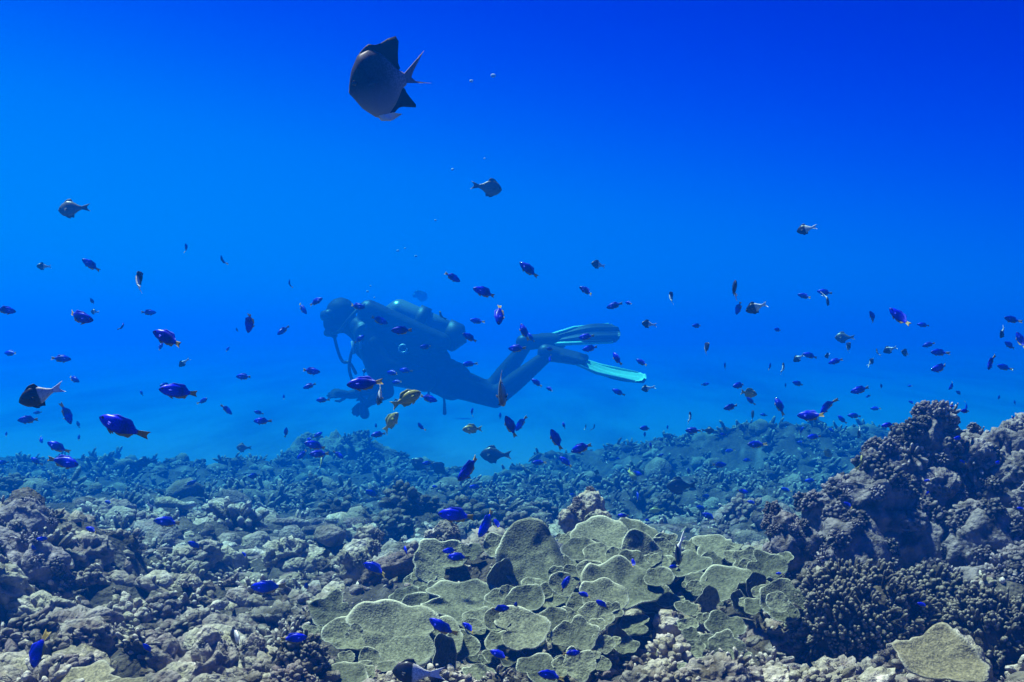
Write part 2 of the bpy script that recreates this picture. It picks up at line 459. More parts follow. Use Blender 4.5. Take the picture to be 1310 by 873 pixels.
# push sideways a little for ledges
V[:, 0] += 0.02 * fbm(V * 11 + 5, 3, 21); V[:, 1] += 0.02 * fbm(V * 11 + 9, 3, 25)
me = mesh_np('reef_ground', V, Q)
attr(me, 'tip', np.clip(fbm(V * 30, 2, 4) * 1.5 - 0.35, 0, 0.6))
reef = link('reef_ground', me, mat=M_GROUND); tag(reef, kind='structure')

def sand_h(x, y):
    P = np.stack([x.ravel(), y.ravel(), np.zeros(x.size)], 1)
    h = -0.55 + 0.06 * fbm(P * 0.35, 3, 31) + 0.010 * fbm(P * 2.5, 2, 33)
    yy = y.ravel()
    return (h + 1.0 * np.clip((yy - 11) / 36, 0, 1) ** 1.1).reshape(x.shape)
xs2 = spaced(0, 0.3, 1.03, 34); xs2 = np.concatenate([-xs2[:0:-1], xs2]); ys2 = spaced(6.5, 0.12, 1.02, 58)
X2, Y2 = np.meshgrid(xs2, ys2); Z2 = sand_h(X2, Y2)
idx = np.arange(X2.size).reshape(X2.shape)
Q = np.stack([idx[:-1, :-1], idx[:-1, 1:], idx[1:, 1:], idx[1:, :-1]], -1).reshape(-1, 4)
sand = link('sand_floor', mesh_np('sand_floor', np.stack([X2, Y2, Z2], -1).reshape(-1, 3), Q), mat=M_SAND); tag(sand, kind='structure')

# ================================================================== lumps of coral rock
def lump_geo(sub, seed, kind):
    V, T = ico(sub)
    k = seed * 13
    if kind == 'knob':
        r = 0.62 + 0.30 * fbm(V * 1.3 + seed, 3, k) + 0.30 * knobs(V * 2.6 + seed * 3.1, k) + 0.10 * knobs(V * 6.5 + seed, k + 1)
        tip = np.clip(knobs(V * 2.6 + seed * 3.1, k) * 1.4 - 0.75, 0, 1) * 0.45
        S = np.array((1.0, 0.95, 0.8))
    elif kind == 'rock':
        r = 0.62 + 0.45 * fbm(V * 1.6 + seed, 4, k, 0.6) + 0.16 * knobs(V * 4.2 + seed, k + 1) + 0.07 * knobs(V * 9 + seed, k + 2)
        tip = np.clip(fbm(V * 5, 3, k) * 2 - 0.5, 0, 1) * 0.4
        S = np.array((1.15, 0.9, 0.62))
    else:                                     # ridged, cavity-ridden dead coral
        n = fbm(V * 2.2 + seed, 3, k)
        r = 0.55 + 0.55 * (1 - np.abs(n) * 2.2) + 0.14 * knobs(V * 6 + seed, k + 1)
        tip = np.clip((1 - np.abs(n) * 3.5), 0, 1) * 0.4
        S = np.array((1.1, 1.0, 0.75))
    V = V * np.maximum(r, 0.25)[:, None] * S
    V += 0.10 * np.stack([fbm(V * 6 + 3 * j, 3, k + j, 0.6) for j in range(3)], 1)
    return V, T, tip

def stub_geo(seed, n=34, seg=5, thick=0.13, ln=0.8):
    """cluster of short blunt branches"""
    rg = np.random.default_rng(seed); parts = []; tips = []
    V, T = ico(2); V = V * np.array((0.6, 0.6, 0.42)); parts.append((V, T)); tips.append(np.zeros(len(V)))
    for i in range(n):
        a = rg.uniform(0, 2 * math.pi); el = math.asin(rg.uniform(-0.05, 1))
        d = np.array((math.cos(a) * math.cos(el), math.sin(a) * math.cos(el), math.sin(el)))
        j = rg.normal(0, 0.18, 3); L = ln * rg.uniform(0.75, 1.2); t = thick * rg.uniform(0.7, 1.25)
        p = [d * 0.35, d * (0.35 + 0.35 * L) + j * 0.25, d * (0.35 + 0.62 * L) + j * 0.6, d * (0.35 + 0.75 * L) + j]
        v, tr = tube(p, [t * 1.1, t, t * 0.95, t * 0.6], seg); parts.append((v, tr))
        tt = np.zeros(len(v)); tt[2 * seg:4 * seg] = 0.25; tt[3 * seg:4 * seg] = 0.75; tt[-1] = 0.9; tips.append(tt)
    V, T = join(parts)
    return V, T, np.concatenate(tips)

def cauli_geo(seed, n=58, sub=2, flat=0.8):
    """cauliflower cluster: many round nodules packed on a dome"""
    rg = np.random.default_rng(seed); parts, tips = [], []
    V, T = ico(2); V = V * 0.55; parts.append((V, T)); tips.append(np.zeros(len(V)))
    for i in range(n):
        z = 1 - 1.35 * (i + 0.5) / n; th = i * 2.39996 + rg.normal(0, 0.2); q = math.sqrt(max(0, 1 - z * z))
        d = np.array((q * math.cos(th), q * math.sin(th), z)); L = rg.uniform(0.58, 0.95); r = rg.uniform(0.08, 0.23)
        V, T = ico(sub); nrm = V @ d
        V = V * r + d * (nrm * r * 0.5)[:, None]; V = V * (1 + 0.38 * fbm(V * 9 + i, 2, seed))[:, None] + d * L
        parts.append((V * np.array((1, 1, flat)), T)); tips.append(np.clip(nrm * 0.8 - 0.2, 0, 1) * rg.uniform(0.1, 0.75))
    V, T = join(parts); return V, T, np.concatenate(tips)

def lump_mesh(name, g, mat):
    me = mesh_np(name, g[0], g[1]); attr(me, 'tip', g[2]); me.materials.append(mat); return me

KINDS = ['cauli', 'ridge', 'rock', 'cauli', 'knob', 'stub', 'cauli', 'ridge']
HI, LO, HIB, HIF = [], [], [], []
for i, k in enumerate(KINDS):
    if k == 'stub': g = stub_geo(i + 3); gl = stub_geo(i + 3, 22, 5)
    elif k == 'cauli': g = cauli_geo(i + 3); gl = cauli_geo(i + 3, 16, 1)
    else: g = lump_geo(4, i + 1, k); gl = lump_geo(3, i + 1, k)
    HI.append(lump_mesh('coral_lump', g, M_ROCK)); HIB.append(lump_mesh('bommie_lump', g, M_BOMMIE)); LO.append(gl); HIF.append(lump_mesh('far_lump', g, M_FAR))
HIP = [HI[i] for i in (0, 3, 6, 1, 3)]
HIC = [HIB[i] for i in (0, 3, 6, 5, 0, 3, 6, 1)]
def stick_geo(seed):
    """broken finger of dead branching coral"""
    rg = np.random.default_rng(seed); a = rg.normal(0, 0.25, 3); c = np.array((1.5, 0, 0))
    V, T = tube([-c, -c * 0.3 + a, c * 0.4 - a * 0.5, c], [0.42, 0.38, 0.36, 0.24], 5)
    V = V + 0.16 * np.stack([vnoise(V * 2.2 + 7 * j, seed + j) for j in range(3)], 1)
    t = np.zeros(len(V)); t[15:] = 0.5
    return V, T, t
TINY = [lump_geo(2, i + 40, ('knob', 'ridge', 'rock')[i]) for i in range(3)] + [stub_geo(60, 9, 4), stub_geo(61, 7, 4)] + [stick_geo(i) for i in range(3)]

TINY2 = [lump_geo(1, i + 40, ('knob', 'ridge', 'rock')[i]) for i in range(3)] + [stub_geo(60, 5, 3)] + [stick_geo(i + 9) for i in range(4)]

def in_plates(u, v):
    return (395 < u < 660 and v > 700) or (620 < u < 1040 and 672 < v) 

spots = []
rg = np.random.default_rng(5)
def scatter(n, y0, y1, r0, r1, pw=1.0):
    t = rg.uniform(0, 1, n) ** pw
    yy = y0 + (y1 - y0) * t; xx = rg.uniform(-1, 1, n) * (0.50 * yy + 0.35)
    rr = r0 + (r1 - r0) * rg.uniform(0, 1, n) ** 2.2
    hh = reef_h(xx, yy, True) + 0.25 * rr
    for x, y, r, h in zip(xx, yy, rr, hh):
        spots.append((x, y, h, r))
scatter(2300, 1.3, 3.6, 0.012, 0.048)
scatter(1700, 3.2, 6.0, 0.022, 0.075)
scatter(2300, 5.5, 10.2, 0.03, 0.075)
scatter(4600, 1.3, 4.4, 0.006, 0.020)
scatter(2200, 1.3, 3.0, 0.007, 0.016)
scatter(2600, 4.0, 10.2, 0.018, 0.05)
for x0_, x1_, y0_, y1_, n_ in ((-1.0, -0.3, 1.5, 2.7, 520), (0.1, 0.5, 1.35, 1.75, 160), (-0.35, 0.0, 1.4, 1.6, 90)):
    xx = rg.uniform(x0_, x1_, n_); yy = rg.uniform(y0_, y1_, n_); rr = 0.010 + 0.024 * rg.uniform(0, 1, n_) ** 2
    for x, y, r, h in zip(xx, yy, rr, reef_h(xx, yy, True) + 0.25 * rr): spots.append((x, y, h, r))
items = []
for (x, y, z, r) in spots:
    u = 655 + x / y * F; v = 436.5 + (ZC - z) / y * F
    ip = in_plates(u, v) and y < 2.15
    if ip and r > 0.03: continue
    if y > 9.2 and r > 0.07: continue
    vis = (-30 < u < 1340 and v < 900)
    items.append((r / y * F if vis else 0.0, x, y, z - 0.15 * r, r))
items.sort(key=lambda t: -t[0])
big, rest = items[:285], items[285:]
for i, (s, x, y, z, r) in enumerate(big):
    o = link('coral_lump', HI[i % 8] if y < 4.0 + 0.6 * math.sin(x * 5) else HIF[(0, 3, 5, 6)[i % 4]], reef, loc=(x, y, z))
    o.rotation_euler = (rg.uniform(-0.5, 0.5), rg.uniform(-0.5, 0.5), rg.uniform(0, 6.28))
    o.scale = (r * rg.uniform(0.85, 1.3), r * rg.uniform(0.85, 1.3), r * rg.uniform(0.8, 1.25))
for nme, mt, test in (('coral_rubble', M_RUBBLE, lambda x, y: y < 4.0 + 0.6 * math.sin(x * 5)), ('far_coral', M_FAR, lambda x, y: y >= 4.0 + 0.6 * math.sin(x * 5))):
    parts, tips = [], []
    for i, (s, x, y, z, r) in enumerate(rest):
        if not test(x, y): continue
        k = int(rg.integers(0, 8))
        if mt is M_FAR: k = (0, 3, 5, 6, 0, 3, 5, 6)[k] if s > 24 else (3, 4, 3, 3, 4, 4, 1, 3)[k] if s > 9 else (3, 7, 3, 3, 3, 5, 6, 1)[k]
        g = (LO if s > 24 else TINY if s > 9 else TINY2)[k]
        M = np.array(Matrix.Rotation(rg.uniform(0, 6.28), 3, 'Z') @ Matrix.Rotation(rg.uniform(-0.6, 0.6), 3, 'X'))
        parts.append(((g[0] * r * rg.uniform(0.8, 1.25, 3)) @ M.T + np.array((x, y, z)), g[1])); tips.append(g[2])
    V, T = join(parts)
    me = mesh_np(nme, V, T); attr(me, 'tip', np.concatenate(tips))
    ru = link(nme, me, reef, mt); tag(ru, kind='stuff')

# ================================================================== bommie at the right, and smaller knobby heads
def head_coral(name, label, blobs, nl, lump_px, mat, meshes, seed, cat='coral'):
    """a coral rock of several grown-together knobby masses with lumps growing on it"""
    rg = np.random.default_rng(seed)
    c0 = px(*blobs[0][:3]); zb = min(px(b[0], b[1] + b[3], b[2]).z for b in blobs)
    root = empty(name, (c0.x, c0.y, zb)); tag(root, label, cat)
    parts, tips, cand = [], [], []
    for i, (u, v, Yd, rp) in enumerate(blobs):
        r = rp / F * Yd; c = np.array(px(u, v, Yd))
        V, T = ico(5 if rp > 55 else 4)
        P = V * r + c
        f1, f2 = max(20, 1.5 / r), max(48, 3.6 / r)
        d = 0.58 + 0.38 * fbm(P * max(9, 0.7 / r), 4, seed, 0.6) + (min(0.024, 0.30 * r) * knobs(P * f1, seed) + min(0.013, 0.16 * r) * knobs(P * f2, seed + 1)) / r
        W_ = V * np.array((1, 0.85, 1.08)) * (r * d)[:, None] + c
        W_ += min(0.012, 0.2 * r) * np.stack([fbm(W_ * max(30, 2 / r) + 3 * j, 2, seed + j) for j in range(3)], 1)
        parts.append((W_, T)); tips.append(np.clip(knobs(P * f2, seed + 1) * 1.5 - 0.8, 0, 1) * 0.5)
        pu = 655 + W_[:, 0] / W_[:, 1] * F
        sel = np.where(((V[:, 1] < 0.1) | (V[:, 2] > 0.6)) & (pu < 1325) & (V[:, 2] > -0.7))[0]
        for j in rg.choice(sel, min(len(sel), int(nl * rp ** 1.5 / 420) + 2), replace=False): cand.append((W_[j], V[j], Yd))
    V, T = join(parts); V = V - np.array(root.location)
    me = mesh_np('rock_mass', V, T); attr(me, 'tip', np.concatenate(tips))
    link('rock_mass', me, root, mat)
    cand = [cand[k] for k in rg.permutation(len(cand))]
    for i, (p, n, Yd) in enumerate(cand[:295]):
        o = link('coral_lump', meshes[int(rg.integers(0, len(meshes)))], root)
        r = lump_px * rg.uniform(0.55, 1.5) / F * Yd
        q = (Vector(n) + Vector((0, 0, 0.4))).to_track_quat('Z', 'Y')
        set_world(o, Matrix.LocRotScale(Vector(p), q @ Quaternion((0, 0, 1), rg.uniform(0, 6.28)), Vector((r, r, r * rg.uniform(0.8, 1.4)))))
    return root

head_coral('coral_bommie', 'tall dark knobbly coral bommie rising to a spire at the right edge',
    [(1190, 645, 2.25, 78), (1196, 568, 2.25, 36), (1198, 543, 2.25, 20), (1150, 600, 2.25, 40), (1280, 625, 2.25, 80), (1245, 590, 2.3, 42), (1296, 562, 2.3, 24), (1330, 600, 2.3, 60), (1110, 655, 2.2, 62),
     (1062, 672, 2.15, 36), (1160, 710, 2.2, 85), (1262, 735, 2.15, 95), (1085, 725, 2.05, 55), (1330, 790, 2.0, 90), (1225, 790, 2.0, 70), (1340, 700, 2.2, 90)], 13, 14, M_BOMMIE, HIC, 3)
head_coral('coral_pillar', 'short knobbly coral pillar between the plate corals and the tall bommie',
    [(1012, 712, 1.98, 40), (1005, 680, 1.98, 26), (1048, 738, 1.95, 36), (990, 668, 2.0, 14)], 22, 8, M_BOMMIE, HIC, 5)
head_coral('boulder_coral', 'pale three-lobed knobby coral head behind the top of the plate corals',
    [(750, 656, 2.3, 24), (754, 645, 2.3, 14), (728, 668, 2.25, 16), (768, 670, 2.25, 16)], 10, 6, M_RUBBLE, HIP, 8)
head_coral('boulder_coral', 'grey knobby coral head in front of the hazy reef, left of the plate corals',
    [(466, 698, 2.5, 20), (462, 722, 2.4, 28), (495, 735, 2.3, 26), (470, 690, 2.5, 14)], 9, 7, M_ROCK, HIP, 9)
head_coral('boulder_coral', 'small dark knobby coral head just behind the upper left plate coral',
    [(568, 683, 2.3, 17), (578, 690, 2.28, 12), (553, 694, 2.3, 10)], 9, 6, M_ROCK, HIP, 10)
head_coral('boulder_coral', 'rounded pale boulder coral under the middle plates at the bottom',
    [(858, 804, 1.72, 24), (850, 815, 1.72, 16)], 3, 5, M_RUBBLE, HIP, 12)
head_coral('boulder_coral', 'dark knobbly coral outcrop at the left edge of the rubble slope',
    [(20, 690, 2.1, 50), (-20, 740, 2.0, 60), (40, 668, 2.15, 26), (60, 730, 2.0, 34)], 15, 10, M_BOMMIE, HIC, 14)
head_coral('boulder_coral', 'pale upright slab of dead coral in the rubble, beside a black and white fish',
    [(268, 818, 1.6, 17), (276, 832, 1.6, 16), (286, 846, 1.6, 16), (326, 824, 1.6, 13), (324, 842, 1.58, 15)], 6, 6, M_RUBBLE, HIP, 15)
head_coral('boulder_coral', 'hazy dark coral mound standing at the sand edge below the diver',
    [(425, 606, 8.2, 58), (478, 604, 8.3, 50), (365, 622, 8.1, 48), (510, 618, 8.1, 36), (395, 590, 8.3, 34), (448, 584, 8.4, 34)], 9, 9, M_FAR, HIF, 16)

# ---- bushy branching corals
def bushy(label, u, v, Yd, wpx, hpx, n, seed, tr=0.0025, ln=0.017):
    rg = np.random.default_rng(seed); c = px(u, v, Yd); a = wpx / 2 / F * Yd; b_ = hpx / 2 / F * Yd
    root = empty('branching_coral', (c.x, c.y, c.z - b_)); tag(root, label, 'coral')
    V, T = ico(4); V = V * np.array((a, a * 0.8, b_)) * 0.88 * (1 + 0.12 * fbm(V * 3, 3, seed))[:, None] + np.array((0, 0, b_))
    me = mesh_np('coral_base', V, T); attr(me, 'tip', np.zeros(len(V))); link('coral_base', me, root, M_BUSH)
    parts, tips = [], []
    ga = math.pi * (3 - 5 ** 0.5)
    for i in range(n):
        z = 1 - 1.75 * (i + 0.5) / n; th = ga * i; rr = math.sqrt(max(0, 1 - z * z))
        d = np.array((rr * math.cos(th), rr * math.sin(th), z)) + rg.normal(0, 0.05, 3)
        if d[1] > 0.55: continue
        lump = 1 + 0.14 * float(fbm(np.array([d]) * 2.4, 2, seed)[0])
        s = d * np.array((a, a * 0.8, b_)) * 0.86 * lump + np.array((0, 0, b_))
        nrm = d / np.linalg.norm(d) + np.array((0, -0.1, 0.35)) + rg.normal(0, 0.25, 3); nrm /= np.linalg.norm(nrm)
        L = ln * rg.uniform(0.5, 1.6); t = tr * rg.uniform(0.65, 1.5)
        if float(fbm(np.array([d]) * 4.5 + 3, 2, seed + 5)[0]) < -0.28: continue
        for k in range(3):
            dd = nrm + (rg.normal(0, 0.55, 3) if k else 0); dd = dd / np.linalg.norm(dd)
            st = s + nrm * L * (0.35 if k else 0); l2 = L * (0.6 if k else 1)
            v_, t_ = tube([st, st + dd * l2 * 0.55, st + dd * l2 * 0.9, st + dd * l2], [t, t * 0.95, t * 0.9, t * 0.5], 5)
            parts.append((v_, t_)); tt = np.zeros(len(v_)); tt[10:15] = 0.2; tt[15:20] = 0.8; tt[-1] = 1; tips.append(tt * 0.6)
    V, T = join(parts); me = mesh_np('branches', V, T); attr(me, 'tip', np.concatenate(tips))
    o = link('branches', me, root, M_BUSH); tag(o, kind='stuff')
bushy('large dome of olive branching coral right of the plate corals', 1098, 800, 1.72, 178, 132, 1450, 1)
bushy('dark brown branching coral in the bottom right corner', 1272, 830, 1.68, 150, 130, 900, 2)
bushy('small dark branching coral among rubble at the bottom, left of the plates', 384, 848, 1.5, 56, 60, 220, 3, 0.0026, 0.010)
bushy('brown branching coral between the bommie and the ochre plate', 1190, 775, 1.85, 110, 80, 420, 4, 0.0030, 0.014)

# ================================================================== plate corals
def plate_mesh(seed, lobe, cup, thick=0.045):
    """unit foliose plate: lobed thin disc that thickens below into a stem, upper side towards +Z"""
    rg = np.random.default_rng(seed); nr, ns = 11, 60
    th = np.arange(ns) / ns * 2 * math.pi
    rad = np.ones(ns)
    for k, a in ((2, 0.10), (3, 0.50 * lobe), (4, 0.42 * lobe), (5, 0.38 * lobe), (6, 0.24 * lobe), (9, 0.12 * lobe), (13, 0.07 * lobe), (19, 0.04 * lobe)):
        rad += a * rg.uniform(0.4, 1) * np.cos(k * th + rg.uniform(0, 6.28))
    if lobe > 0.15:      # one or two notches between lobes
        for q in range(int(rg.integers(1, 3))):
            t0 = rg.uniform(0, 6.28); d = (th - t0 + math.pi) % (2 * math.pi) - math.pi
            rad -= 0.24 * np.exp(-(d / 0.2) ** 2)
    wav = sum(rg.uniform(0.3, 1) * np.cos(k * th + rg.uniform(0, 6.28)) for k in (2, 3, 5, 7)) * 0.055
    f = np.append(np.linspace(0, 0.93, nr - 1) ** 0.85, 1.0)
    top, bot = [], []
    for i, t in enumerate(f):
        z = cup * (t ** 2) - cup * 0.55 + wav * t ** 2
        x, y = rad * t * np.cos(th), rad * t * np.sin(th)
        P = np.stack([x, y, np.zeros(ns)], 1)
        zz = z + 0.060 * fbm(P * 3.2 + seed, 3, seed) + 0.012 * knobs(P * 9 + seed, seed)
        if t > 0.93: zz = zz - thick * 0.25 * (t - 0.93) / 0.07
        top.append(np.stack([x, y, zz], 1))
        dep = thick + 0.55 * (1 - t) ** 1.6
        sh = 1 - 0.45 * (1 - t) if t < 1 else 0.985
        bot.append(np.stack([x * sh, y * sh, zz - (dep if t < 1 else thick)], 1))
    V = np.concatenate(top + bot); T = []
    ix = lambda s, i, j: s * nr * ns + i * ns + j % ns
    Qd = []
    for i in range(nr - 1):
        for j in range(ns):
            Qd.append((ix(0, i, j), ix(0, i + 1, j), ix(0, i + 1, j + 1), ix(0, i, j + 1)))
            Qd.append((ix(1, i, j + 1), ix(1, i + 1, j + 1), ix(1, i + 1, j), ix(1, i, j)))
    for j in range(ns): Qd.append((ix(0, nr - 1, j), ix(1, nr - 1, j), ix(1, nr - 1, j + 1), ix(0, nr - 1, j + 1)))
    me = mesh_np('plate', V, np.array(Qd))
    rim = np.zeros(len(V)); rv = np.clip(0.55 + 0.5 * sum(np.cos(k * th + rg.uniform(0, 6.28)) for k in (1, 2, 5)) / 1.6, 0.15, 0.95)
    for i, t in enumerate(f):
        rim[i * ns:(i + 1) * ns] = np.clip((t - 0.92) / 0.08, 0, 1) ** 1.1 * rv
    rim[(2 * nr - 1) * ns:] = 0.8
    attr(me, 'rim', rim)
    return me

pcount = [0]
def plate(root, u, v, Yd, w, h, rot=0.0, lobe=0.16, cup=0.16, mat=None, spin=None):
    """a plate whose outline is about w x h photo pixels; rot leans it sideways"""
    pcount[0] += 1; s = pcount[0]
    cup = max(cup, 0.17); c = px(u, v, Yd); R_ = max(w, h) / 2 / F * Yd
    asp = min(0.84, min(w, h) / max(w, h))
    e = math.atan2(ZC - c.z, math.hypot(c.x, c.y))
    beta = math.acos(asp) * 0.92
    az = math.atan2(c.x, c.y)
    el = e + beta
    n = Vector((-math.sin(az) * math.cos(el), -math.cos(az) * math.cos(el), math.sin(el)))
    view = Vector((c.x, c.y, c.z - ZC)).normalized()
    n = Quaternion(view, R(rot + (90 if h > w * 1.25 else 0))) @ n
    q = n.to_track_quat('Z', 'Y') @ Quaternion((0, 0, 1), (s * 2.39996) if spin is None else R(spin))
    me = plate_mesh(s * 3 + 1, lobe, cup)
    o = link('plate', me, root, mat or M_PLATE)
    set_world(o, Matrix.LocRotScale(c, q, Vector((R_, R_, R_))))
    return o

def colony(label, base, plates, mat=None, name='plate_coral'):
    c = px(*base); root = empty(name, c); tag(root, label, 'coral', None)
    for p in plates: plate(root, *p, mat=mat)
    rgp = random.Random(len(plates) * 31 + int(base[0]))
    for p in plates:                       # smaller plates that grow from under the larger ones
        u, v, Yd, w, h = p[:5]
        if mat is not None or w < 18: continue
        for k in range(3 if w > 40 else 2 if w > 28 else 1):
            a = rgp.uniform(-0.6, 3.74); f = rgp.uniform(0.32, 0.62)
            plate(root, u + 0.50 * w * math.cos(a), v + 0.52 * h * math.sin(a), Yd + 0.035 * rgp.uniform(0.3, 1.0), w * f, w * f * rgp.uniform(0.5, 0.85), rgp.uniform(-25, 25), rgp.uniform(0.06, 0.2), 0.2)
    return root

colony('lobed grey-green plate coral standing upright, upper left of the plate coral cluster', (560, 760, 1.95),
    [(558, 716, 1.95, 66, 62, 0, 0.30, 0.10), (540, 740, 1.93, 34, 26, 0, 0.2, 0.1), (601, 706, 2.0, 30, 22, 10), (519, 764, 1.88, 38, 26, -10), (536, 772, 1.86, 26, 18, 10), (588, 735, 1.95, 30, 26, 0)])
colony('broad low plate coral with one large ragged plate at the lower left', (505, 850, 1.65),
    [(424, 784, 1.72, 56, 46, -20, 0.22, 0.06), (504, 810, 1.62, 118, 76, 8, 0.24, 0.07), (455, 808, 1.57, 21, 19, 0, 0.05, 0.12), (473, 842, 1.55, 30, 25, 0, 0.1, 0.25), (444, 841, 1.54, 22, 14),
     (495, 853, 1.52, 28, 13), (437, 868, 1.48, 66, 34, -12, 0.12, 0.12), (407, 862, 1.5, 30, 16), (398, 808, 1.68, 24, 14, 20)])
colony('wide grey-green plate coral in the middle of the cluster, above the bottom edge', (590, 850, 1.7),
    [(590, 771, 1.80, 100, 44, 5, 0.26, 0.08), (568, 842, 1.55, 27, 58, 0, 0.14, 0.18), (590, 826, 1.64, 46, 42, 0, 0.15), (560, 755, 1.86, 34, 22), (617, 792, 1.7, 44, 26, -5), (640, 766, 1.76, 36, 24), (632, 838, 1.58, 30, 20),
     (606, 800, 1.66, 26, 16, 10), (612, 862, 1.52, 40, 22)])
colony('tall rounded plate coral at the upper middle, left of the tiered plates', (680, 750, 1.9),
    [(678, 711, 1.90, 92, 90, 0, 0.12, 0.05), (640, 738, 1.86, 30, 46, 10, 0.15), (683, 752, 1.84, 36, 22), (672, 768, 1.74, 50, 38, -15, 0.12, 0.25), (706, 762, 1.76, 40, 34, 10, 0.14, 0.22), (712, 735, 1.86, 24, 20)])
colony('large tiered plate coral of many overlapping pale-rimmed plates in the middle', (780, 790, 1.8),
    [(741, 703, 1.88, 44, 28, -10, 0.1), (768, 690, 1.96, 86, 42, 8, 0.14, 0.12), (820, 712, 1.92, 64, 52, 40, 0.14, 0.1), (768, 710, 1.86, 44, 26, 5, 0.14), (784, 708, 1.84, 19, 15, 0, 0.04), (811, 722, 1.82, 48, 26, 25, 0.10),
     (756, 732, 1.80, 38, 30, 0, 0.08, 0.12), (795, 748, 1.75, 102, 52, 18, 0.12, 0.08), (834, 748, 1.8, 16, 34, 0), (773, 764, 1.67, 68, 36, 14, 0.10, 0.08), (761, 790, 1.60, 48, 38, 10, 0.12, 0.12), (720, 748, 1.72, 33, 36, 0, 0.12),
     (729, 729, 1.74, 16, 17, 0, 0.04), (782, 782, 1.64, 30, 22, 15), (758, 666, 2.02, 21, 20, 0, 0.04), (728, 690, 1.98, 26, 18), (845, 700, 1.97, 24, 30, 20)])
colony('pair of low pale-rimmed plates below the tiered plate coral', (700, 850, 1.55),
    [(668, 805, 1.56, 76, 44, 5, 0.2, 0.07), (723, 790, 1.64, 28, 25, 0, 0.08), (707, 794, 1.62, 32, 40, 0, 0.1), (737, 812, 1.56, 56, 44, -5, 0.22, 0.08), (741, 850, 1.48, 46, 46, 0, 0.16, 0.1), (771, 825, 1.55, 30, 26, 20),
     (692, 858, 1.5, 60, 36, 10, 0.2), (655, 843, 1.55, 36, 16), (770, 850, 1.52, 24, 18), (718, 832, 1.56, 30, 18)])
colony('dull olive plate coral at the back, right of the tiered plates', (860, 735, 2.0),
    [(812, 682, 2.04, 60, 28, 8, 0.2, 0.1), (850, 697, 2.0, 32, 36, 10, 0.2), (875, 722, 1.94, 64, 26, 0, 0.2, 0.14), (846, 720, 1.94, 26, 18), (917, 701, 2.0, 60, 26, -5, 0.22, 0.12), (890, 700, 2.02, 34, 22, 0), (940, 712, 1.98, 34, 22, 10)])
colony('grey-green plate coral with leaning tongue-shaped plates right of centre', (930, 780, 1.8),
    [(926, 747, 1.80, 74, 38, -18, 0.16, 0.06), (854, 768, 1.76, 29, 18, 0, 0.06), (878, 778, 1.72, 28, 17, 5), (906, 768, 1.74, 24, 36, 20, 0.15), (888, 752, 1.8, 22, 22), (947, 772, 1.74, 20, 34, -25), (880, 800, 1.68, 26, 20), (900, 792, 1.7, 20, 14)])
colony('two stacked lobed plates low on the right of the cluster', (928, 860, 1.6),
    [(929, 803, 1.64, 52, 34, 8, 0.2, 0.08), (928, 829, 1.57, 46, 42, 0, 0.26, 0.08), (915, 856, 1.5, 30, 18, 5, 0.1), (890, 830, 1.58, 22, 26), (900, 848, 1.54, 26, 14), (884, 812, 1.63, 18, 22, 10)])
colony('flaring plate coral with a small round plate on top at the right end', (985, 790, 1.75),
    [(960, 720, 1.90, 48, 36, 12, 0.18, 0.08), (981, 725, 1.86, 50, 36, 12, 0.18, 0.06), (958, 750, 1.8, 34, 24, -15), (1004, 770, 1.70, 64, 54, 20, 0.22, 0.05), (995, 771, 1.672, 31, 27, 10, 0.04, 0.1), (966, 748, 1.78, 24, 32, 10), (968, 776, 1.72, 34, 20, 0), (940, 738, 1.84, 24, 18)])
colony('ochre fan-shaped plate coral at the bottom right, below the branching coral', (1200, 870, 1.42),
    [(1204, 843, 1.42, 112, 60, 12, 0.22, 0.04)], mat=M_PLATE_Y)
colony('flat tan slab coral at the bottom left, under the rubble', (105, 880, 1.45),
    [(105, 872, 1.45, 96, 22, -4, 0.2, 0.04), (160, 880, 1.42, 60, 18, 0, 0.2, 0.04)], mat=M_PLATE_Y)
colony('thin curled grey plate coral in the shadows beneath the tiered plates', (830, 830, 1.65),
    [(812, 800, 1.7, 40, 24, -10), (800, 826, 1.62, 34, 20, 10), (842, 846, 1.55, 36, 22), (868, 858, 1.5, 28, 16), (836, 790, 1.74, 24, 14)])

# ================================================================== diver
DY = 9.2
M_SUIT = plain('black_wetsuit', (0.012, 0.012, 0.014), rough=0.7, spec=0.15, var=0.3, scale=8)
M_GEAR = plain('black_gear', (0.018, 0.018, 0.02), rough=0.5, spec=0.3, var=0.3, scale=20)
M_TANK = plain('tank_metal', (0.15, 0.19, 0.18), rough=0.3, spec=0.5, metal=0.2, var=0.06)
M_FIN = plain('pale_green_fin', (0.25, 0.62, 0.46), rough=0.45, var=0.08)
M_MASKG = plain('mask_glass', (0.03, 0.05, 0.06), rough=0.05, spec=0.8)
M_SKIN = plain('skin', (0.45, 0.28, 0.20), rough=0.6, var=0.1)
def dp(u, v, dy=0.0):
    p = px(u, v, DY); return Vector((p.x, p.y + dy, p.z))

def capsule(bm_parts, a, b, ra, rb, n=5):
    a, b = Vector(a), Vector(b); L = (b - a).length
    k = max(2, int(L / (min(ra, rb) * 0.45)))
    for i in range(k + 1):
        t = i / k; c = a.lerp(b, t); r = ra + (rb - ra) * t
        V, T = ico(2); bm_parts.append((V * r + np.array(c), T))

def solid(name, parts, parent, mat, voxel, smooth=6):
    V, T = join(parts); V = V - np.array(parent.location)
    me = mesh_np(name, V, T); o = link(name, me, parent, mat)
    m = o.modifiers.new('remesh', 'REMESH'); m.mode = 'VOXEL'; m.voxel_size = voxel; m.use_smooth_shade = True
    s = o.modifiers.new('smooth', 'SMOOTH'); s.factor = 0.5; s.iterations = smooth
    return o

